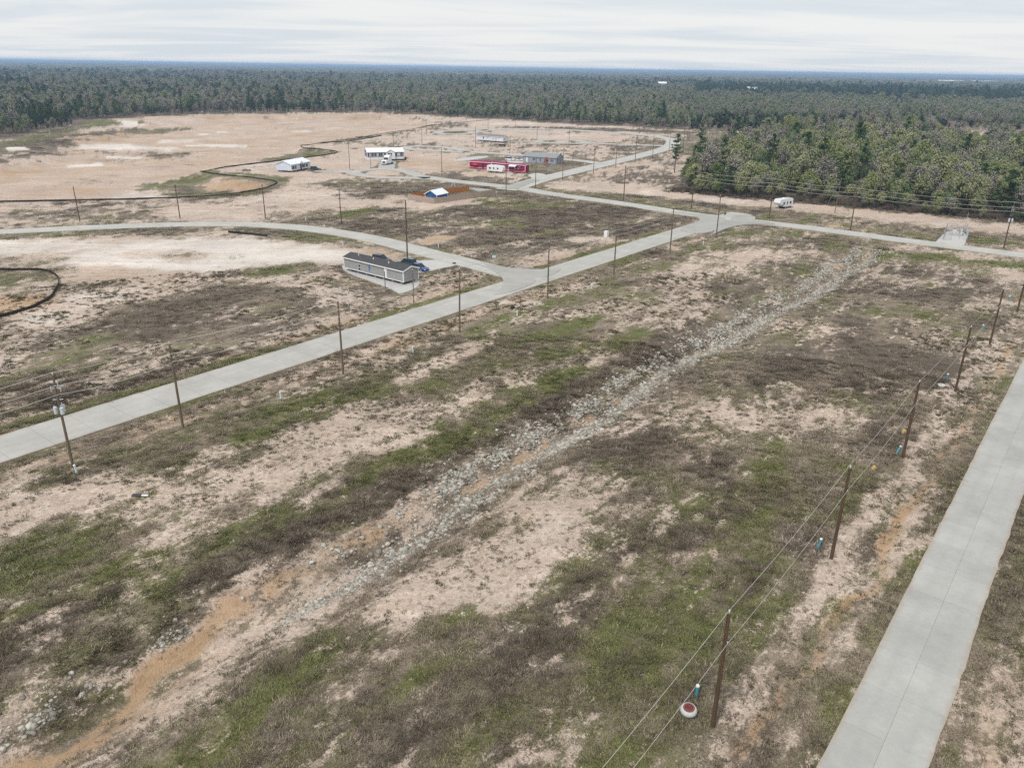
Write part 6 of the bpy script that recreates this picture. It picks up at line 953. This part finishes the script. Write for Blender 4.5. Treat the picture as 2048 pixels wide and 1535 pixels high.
def woods():
    rg = np.random.default_rng(9); X, Y, S = [], [], []
    for r0, r1, sp in ((200, 480, 4.6), (480, 760, 5.6), (760, 1200, 7.6), (1200, 2000, 11.5), (2000, 3600, 17)):
        n = int(1.62 * (r1 * r1 - r0 * r0) / 2 / sp ** 2); r = np.sqrt(rg.uniform(r0 * r0, r1 * r1, n)); a = rg.uniform(-.81, .81, n); X.append(r * np.sin(a)); Y.append(r * np.cos(a)); S.append(np.full(n, max(1., sp / 6.2)))
    x, y, s = map(np.concatenate, (X, Y, S)); r = np.hypot(x, y); inR = inpoly(x, y, RWOOD); fsd = poly_sd(x, y, FOREST) + (fbm(x, y, 30, 3, 230) - .5) * 26; inF = (fsd < 0) & ~inR
    ang = np.degrees(np.arctan2(x, y)); pn = fbm(x, y, 55, 3, 200); pn2 = fbm(x, y, 140, 3, 210); q = rg.uniform(0, 1, x.size)
    keep = inR | (inF & ~((fbm(x, y, 70, 3, 240) < .36) & (fsd < -40) & (r < 2500))); kind = np.full(x.size, 'pale', dtype=object)
    depth = -fsd
    # mixed woods: pine clumps by noise
    left = ang < -12; mid = (ang >= -12) & (ang < 12); right = ang >= 12
    ppine = np.where(left, .24, np.where(mid, .03, .0)) + (pn - .5) * np.where(left, 3.0, .8) + np.where(mid & (depth < 40), .3, 0) + np.where(left & (depth < 30), .12, 0)
    pg = np.where(left, .46, np.where(mid, .38, .22)) + (pn2 - .5) * 1.0
    q2 = rg.uniform(0, 1, x.size)
    kind = np.where(q < ppine, 'pine', np.where(q2 < pg, 'grey', 'pale')).astype(object)
    band = right & (r > 1450) & (r < 2400) | ((pn2 > .6) & (r > 1500) & (r < 2600) & ~left); kind[band & (q2 < .94)] = 'pine'
    yb = right & (r < 800) & inF & (depth < 110); kind[yb] = np.where(q[yb] < .62, 'ypine', np.where(q2[yb] < .5, 'pale', 'bud'))
    kr = np.where(q < .60, 'bud', np.where(q < .76, 'grey', np.where(q < .86, 'pale', np.where(q < .93, 'ever', 'pine')))).astype(object); rn = fbm(x, y, 28, 3, 220)
    kr = np.where(rn > .62, np.where(q < .45, 'ypine', np.where(q < .8, 'ever', 'grey')), kr)
    kind = np.where(inR, kr, kind)
    rsd = poly_sd(x, y, RWOOD); edge = inR & (rsd > -7)
    h = rg.lognormal(-.04, .24, x.size).clip(.5, 1.5) * np.where(edge, .62, 1.0); h = np.where(inF & (depth < 9), h * rg.uniform(.4, 1.0, h.size), h)
    h = np.where(kind == 'pine', h * np.where(inR, .8, .78), h); h = np.where(inF, h * .8, h * .95); h = np.where(yb & (kind != 'ypine'), h * .6, h)
    h = np.where(right & inF & (r < 1450) & ~yb, h * .85, h)
    x, y, s, r, kind, h, inR = (t[keep] for t in (x, y, s, r, kind, h, inR)); rz = rg.uniform(0, 6.28, x.size)
    # the three hundred that show largest stand as trees of their own, the rest is one mass per kind
    ap = h / r; vis = np.abs(np.degrees(np.arctan2(x, y))) < 34.5; order = np.argsort(-np.where(vis, ap, 0)); ind = np.zeros(x.size, bool); ind[order[:288]] = True
    for i in np.nonzero(ind)[0]:
        k = kind[i]; nm, lab, cat = KLAB[k]; tr, cr = SPEC[k][rg.integers(len(SPEC[k]))]; R_ = inR[i]
        place = 'the wood behind the power line' if R_ else ('the forest beyond the tan basin' if x[i] < -100 else 'the forest edge beyond the far road')
        single_tree(nm, float(x[i]), float(y[i]), float(h[i] * s[i]), float(rz[i]), tr, cr, lab % place, '%ss in %s' % (lab.split(' in ')[0], place), float(rg.uniform(.62, 1.05)) / max(1., s[i]) ** .8)
    zz_ = heights(x, y); WL_ = {'bud': ('olive_woods', 'olive budding hardwoods massed in the wood and beyond'), 'grey': ('bare_woods', 'bare grey-brown trees massed across the forest'), 'pale': ('pale_woods', 'pale grey-green hardwoods massed across the forest'),
          'pine': ('pine_woods', 'dark green pines massed across the forest'), 'ypine': ('young_pine_stand', 'young bushy pines massed at the forest edge'), 'ever': ('evergreen_thicket', 'low dark evergreens massed inside the wood')}
    for k in SPEC:
        m = (~ind) & (kind == k)
        if m.any(): scatter(WL_[k][0], np.stack([x[m], y[m], zz_[m]], 1), rz[m], h[m] * s[m], PROTO[k], WL_[k][1], 'woods', h[m] * np.maximum(1, s[m]) ** .2 * rg.uniform(.68, 1.12, m.sum()))
    # understory along the wood's near edge
    n = 5200; t = rg.uniform(0, 1, n); edge_pts = [RWOOD[i] for i in (0, 15, 14, 13, 12, 11)]; seg = rg.integers(0, 5, n); ex = np.array(edge_pts); ux_ = ex[seg] + (ex[seg + 1] - ex[seg]) * t[:, None]; ux_ += rg.normal(0, 2.2, (n, 2)) + np.array([2.0, 5.0])
    ok = road_dist(ux_[:, 0], ux_[:, 1]) > 3; ux_ = ux_[ok]; zq = heights(ux_[:, 0], ux_[:, 1])
    sp = [tuft('scrub_bush', 'brush', 60, .5, 1.1, .05, .5, 60 + i) for i in range(3)]
    scatter('wood_edge_scrub', np.column_stack([ux_, zq]), rg.uniform(0, 6.28, len(ux_)), rg.uniform(.6, 1.3, len(ux_)), sp, 'dark leafless scrub along the foot of the wood', 'scrub')
woods()
single_tree('pine_tree', PT['pineA'][0], PT['pineA'][1], .88, .4, *LONE[0], 'lone slim pine by the far road, left of the two', None)
single_tree('pine_tree', PT['pineB'][0] - 6, PT['pineB'][1] - 22, .98, 1.4, *LONE[1], 'lone broad pine by the far road, right of the two', None)
for (x, y, s, i, lab) in ((100.5, 318, 1.0, 1, 'tall thin pine rising above the left part of the wood'), (112, 296, 1.02, 0, 'tall thin pine rising above the middle of the wood, behind'), (122, 283, 1.0, 1, 'tall thin pine rising above the middle of the wood, nearest')):
    single_tree('pine_tree', x, y, s, x, *LONE[i], lab, None)
RED = broad(300, 3.6, 1.5, 'l_red', 500, .16, .1, .5); single_tree('red_tree', *PT['redtree'], 1.0, 0, *RED, 'small red-leaved tree in front of the grey house', None)
for i, (x, y, lab) in enumerate(((61.0, 288.5, 'low dark bush at the foot of the pale trunk stub'), (70.5, 273, 'low dark bush on sand right of the trunk stub'), (-1.4, 337, 'small dark bush in front of the magenta carport'))):
    e = empty('bush', (x, y, hz(x, y)), i, lab, 'bush'); b = tuft('twigs', 'brush', 220, 1.3, 1.1, .06, .5, 400 + i).data; linkmesh('twigs', b, e)

# distant canopy out to the horizon
def far_canopy():
    ang = np.radians(np.arange(-50, 50.01, .14)); rad = [3300.]
    while rad[-1] < 28000: rad.append(rad[-1] * 1.012)
    rad = np.array(rad); RR, AA = np.meshgrid(rad, ang, indexing='ij'); x = (RR * np.sin(AA)).ravel(); y = (RR * np.cos(AA)).ravel()
    z = 6 + 11 * fbm(x, y, 60, 3, 300) ** 1.2 + 9 * fbm(x, y, 900, 3, 310) + np.where(RR.ravel() > 9000, 6 * fbm(x, y, 4000, 2, 320), 0); z[:len(ang)] = 0
    na = len(ang); nr = len(rad); i = np.arange(nr - 1)[:, None] * na; j = np.arange(na - 1)[None, :]; f = np.stack([i + j, i + na + j, i + na + j + 1, i + j + 1], -1).reshape(-1, 4)
    m = NM('far_canopy'); n1_ = m.noise(.006, 5, .6); n2_ = m.noise(.05, 4, .6); col = m.mix(m.rng(n1_, .4, .6), (.06, .08, .045), (.17, .165, .12)); col = m.scale(col, m.rng(n2_, .3, .7, .6, 1.3))
    o = linkmesh('distant_woods', np_mesh('distant_woods', np.stack([x, y, z], 1), f, m.done(col, .95), None, False)); tag(o, 'far-off blue-grey woods reaching to the horizon', 'woods', None, 'stuff')
far_canopy()

# ------------------------------------------------------------------ the air
hm = bpy.data.materials.new('haze_air'); hm.use_nodes = True; t = hm.node_tree; t.nodes.clear(); ho = t.nodes.new('ShaderNodeOutputMaterial'); pv = t.nodes.new('ShaderNodeVolumePrincipled')
pv.inputs['Color'].default_value = (.46, .67, 1.0, 1); pv.inputs['Density'].default_value = 1.4e-4; pv.inputs['Anisotropy'].default_value = 0.1; t.links.new(pv.outputs[0], ho.inputs['Volume'])
b = MB().box(-30500, 30500, -30500, 30500, -5, 47); o = b.build('haze', hm); tag(o, 'thin blue haze hanging over the whole landscape', 'haze', None, 'stuff')
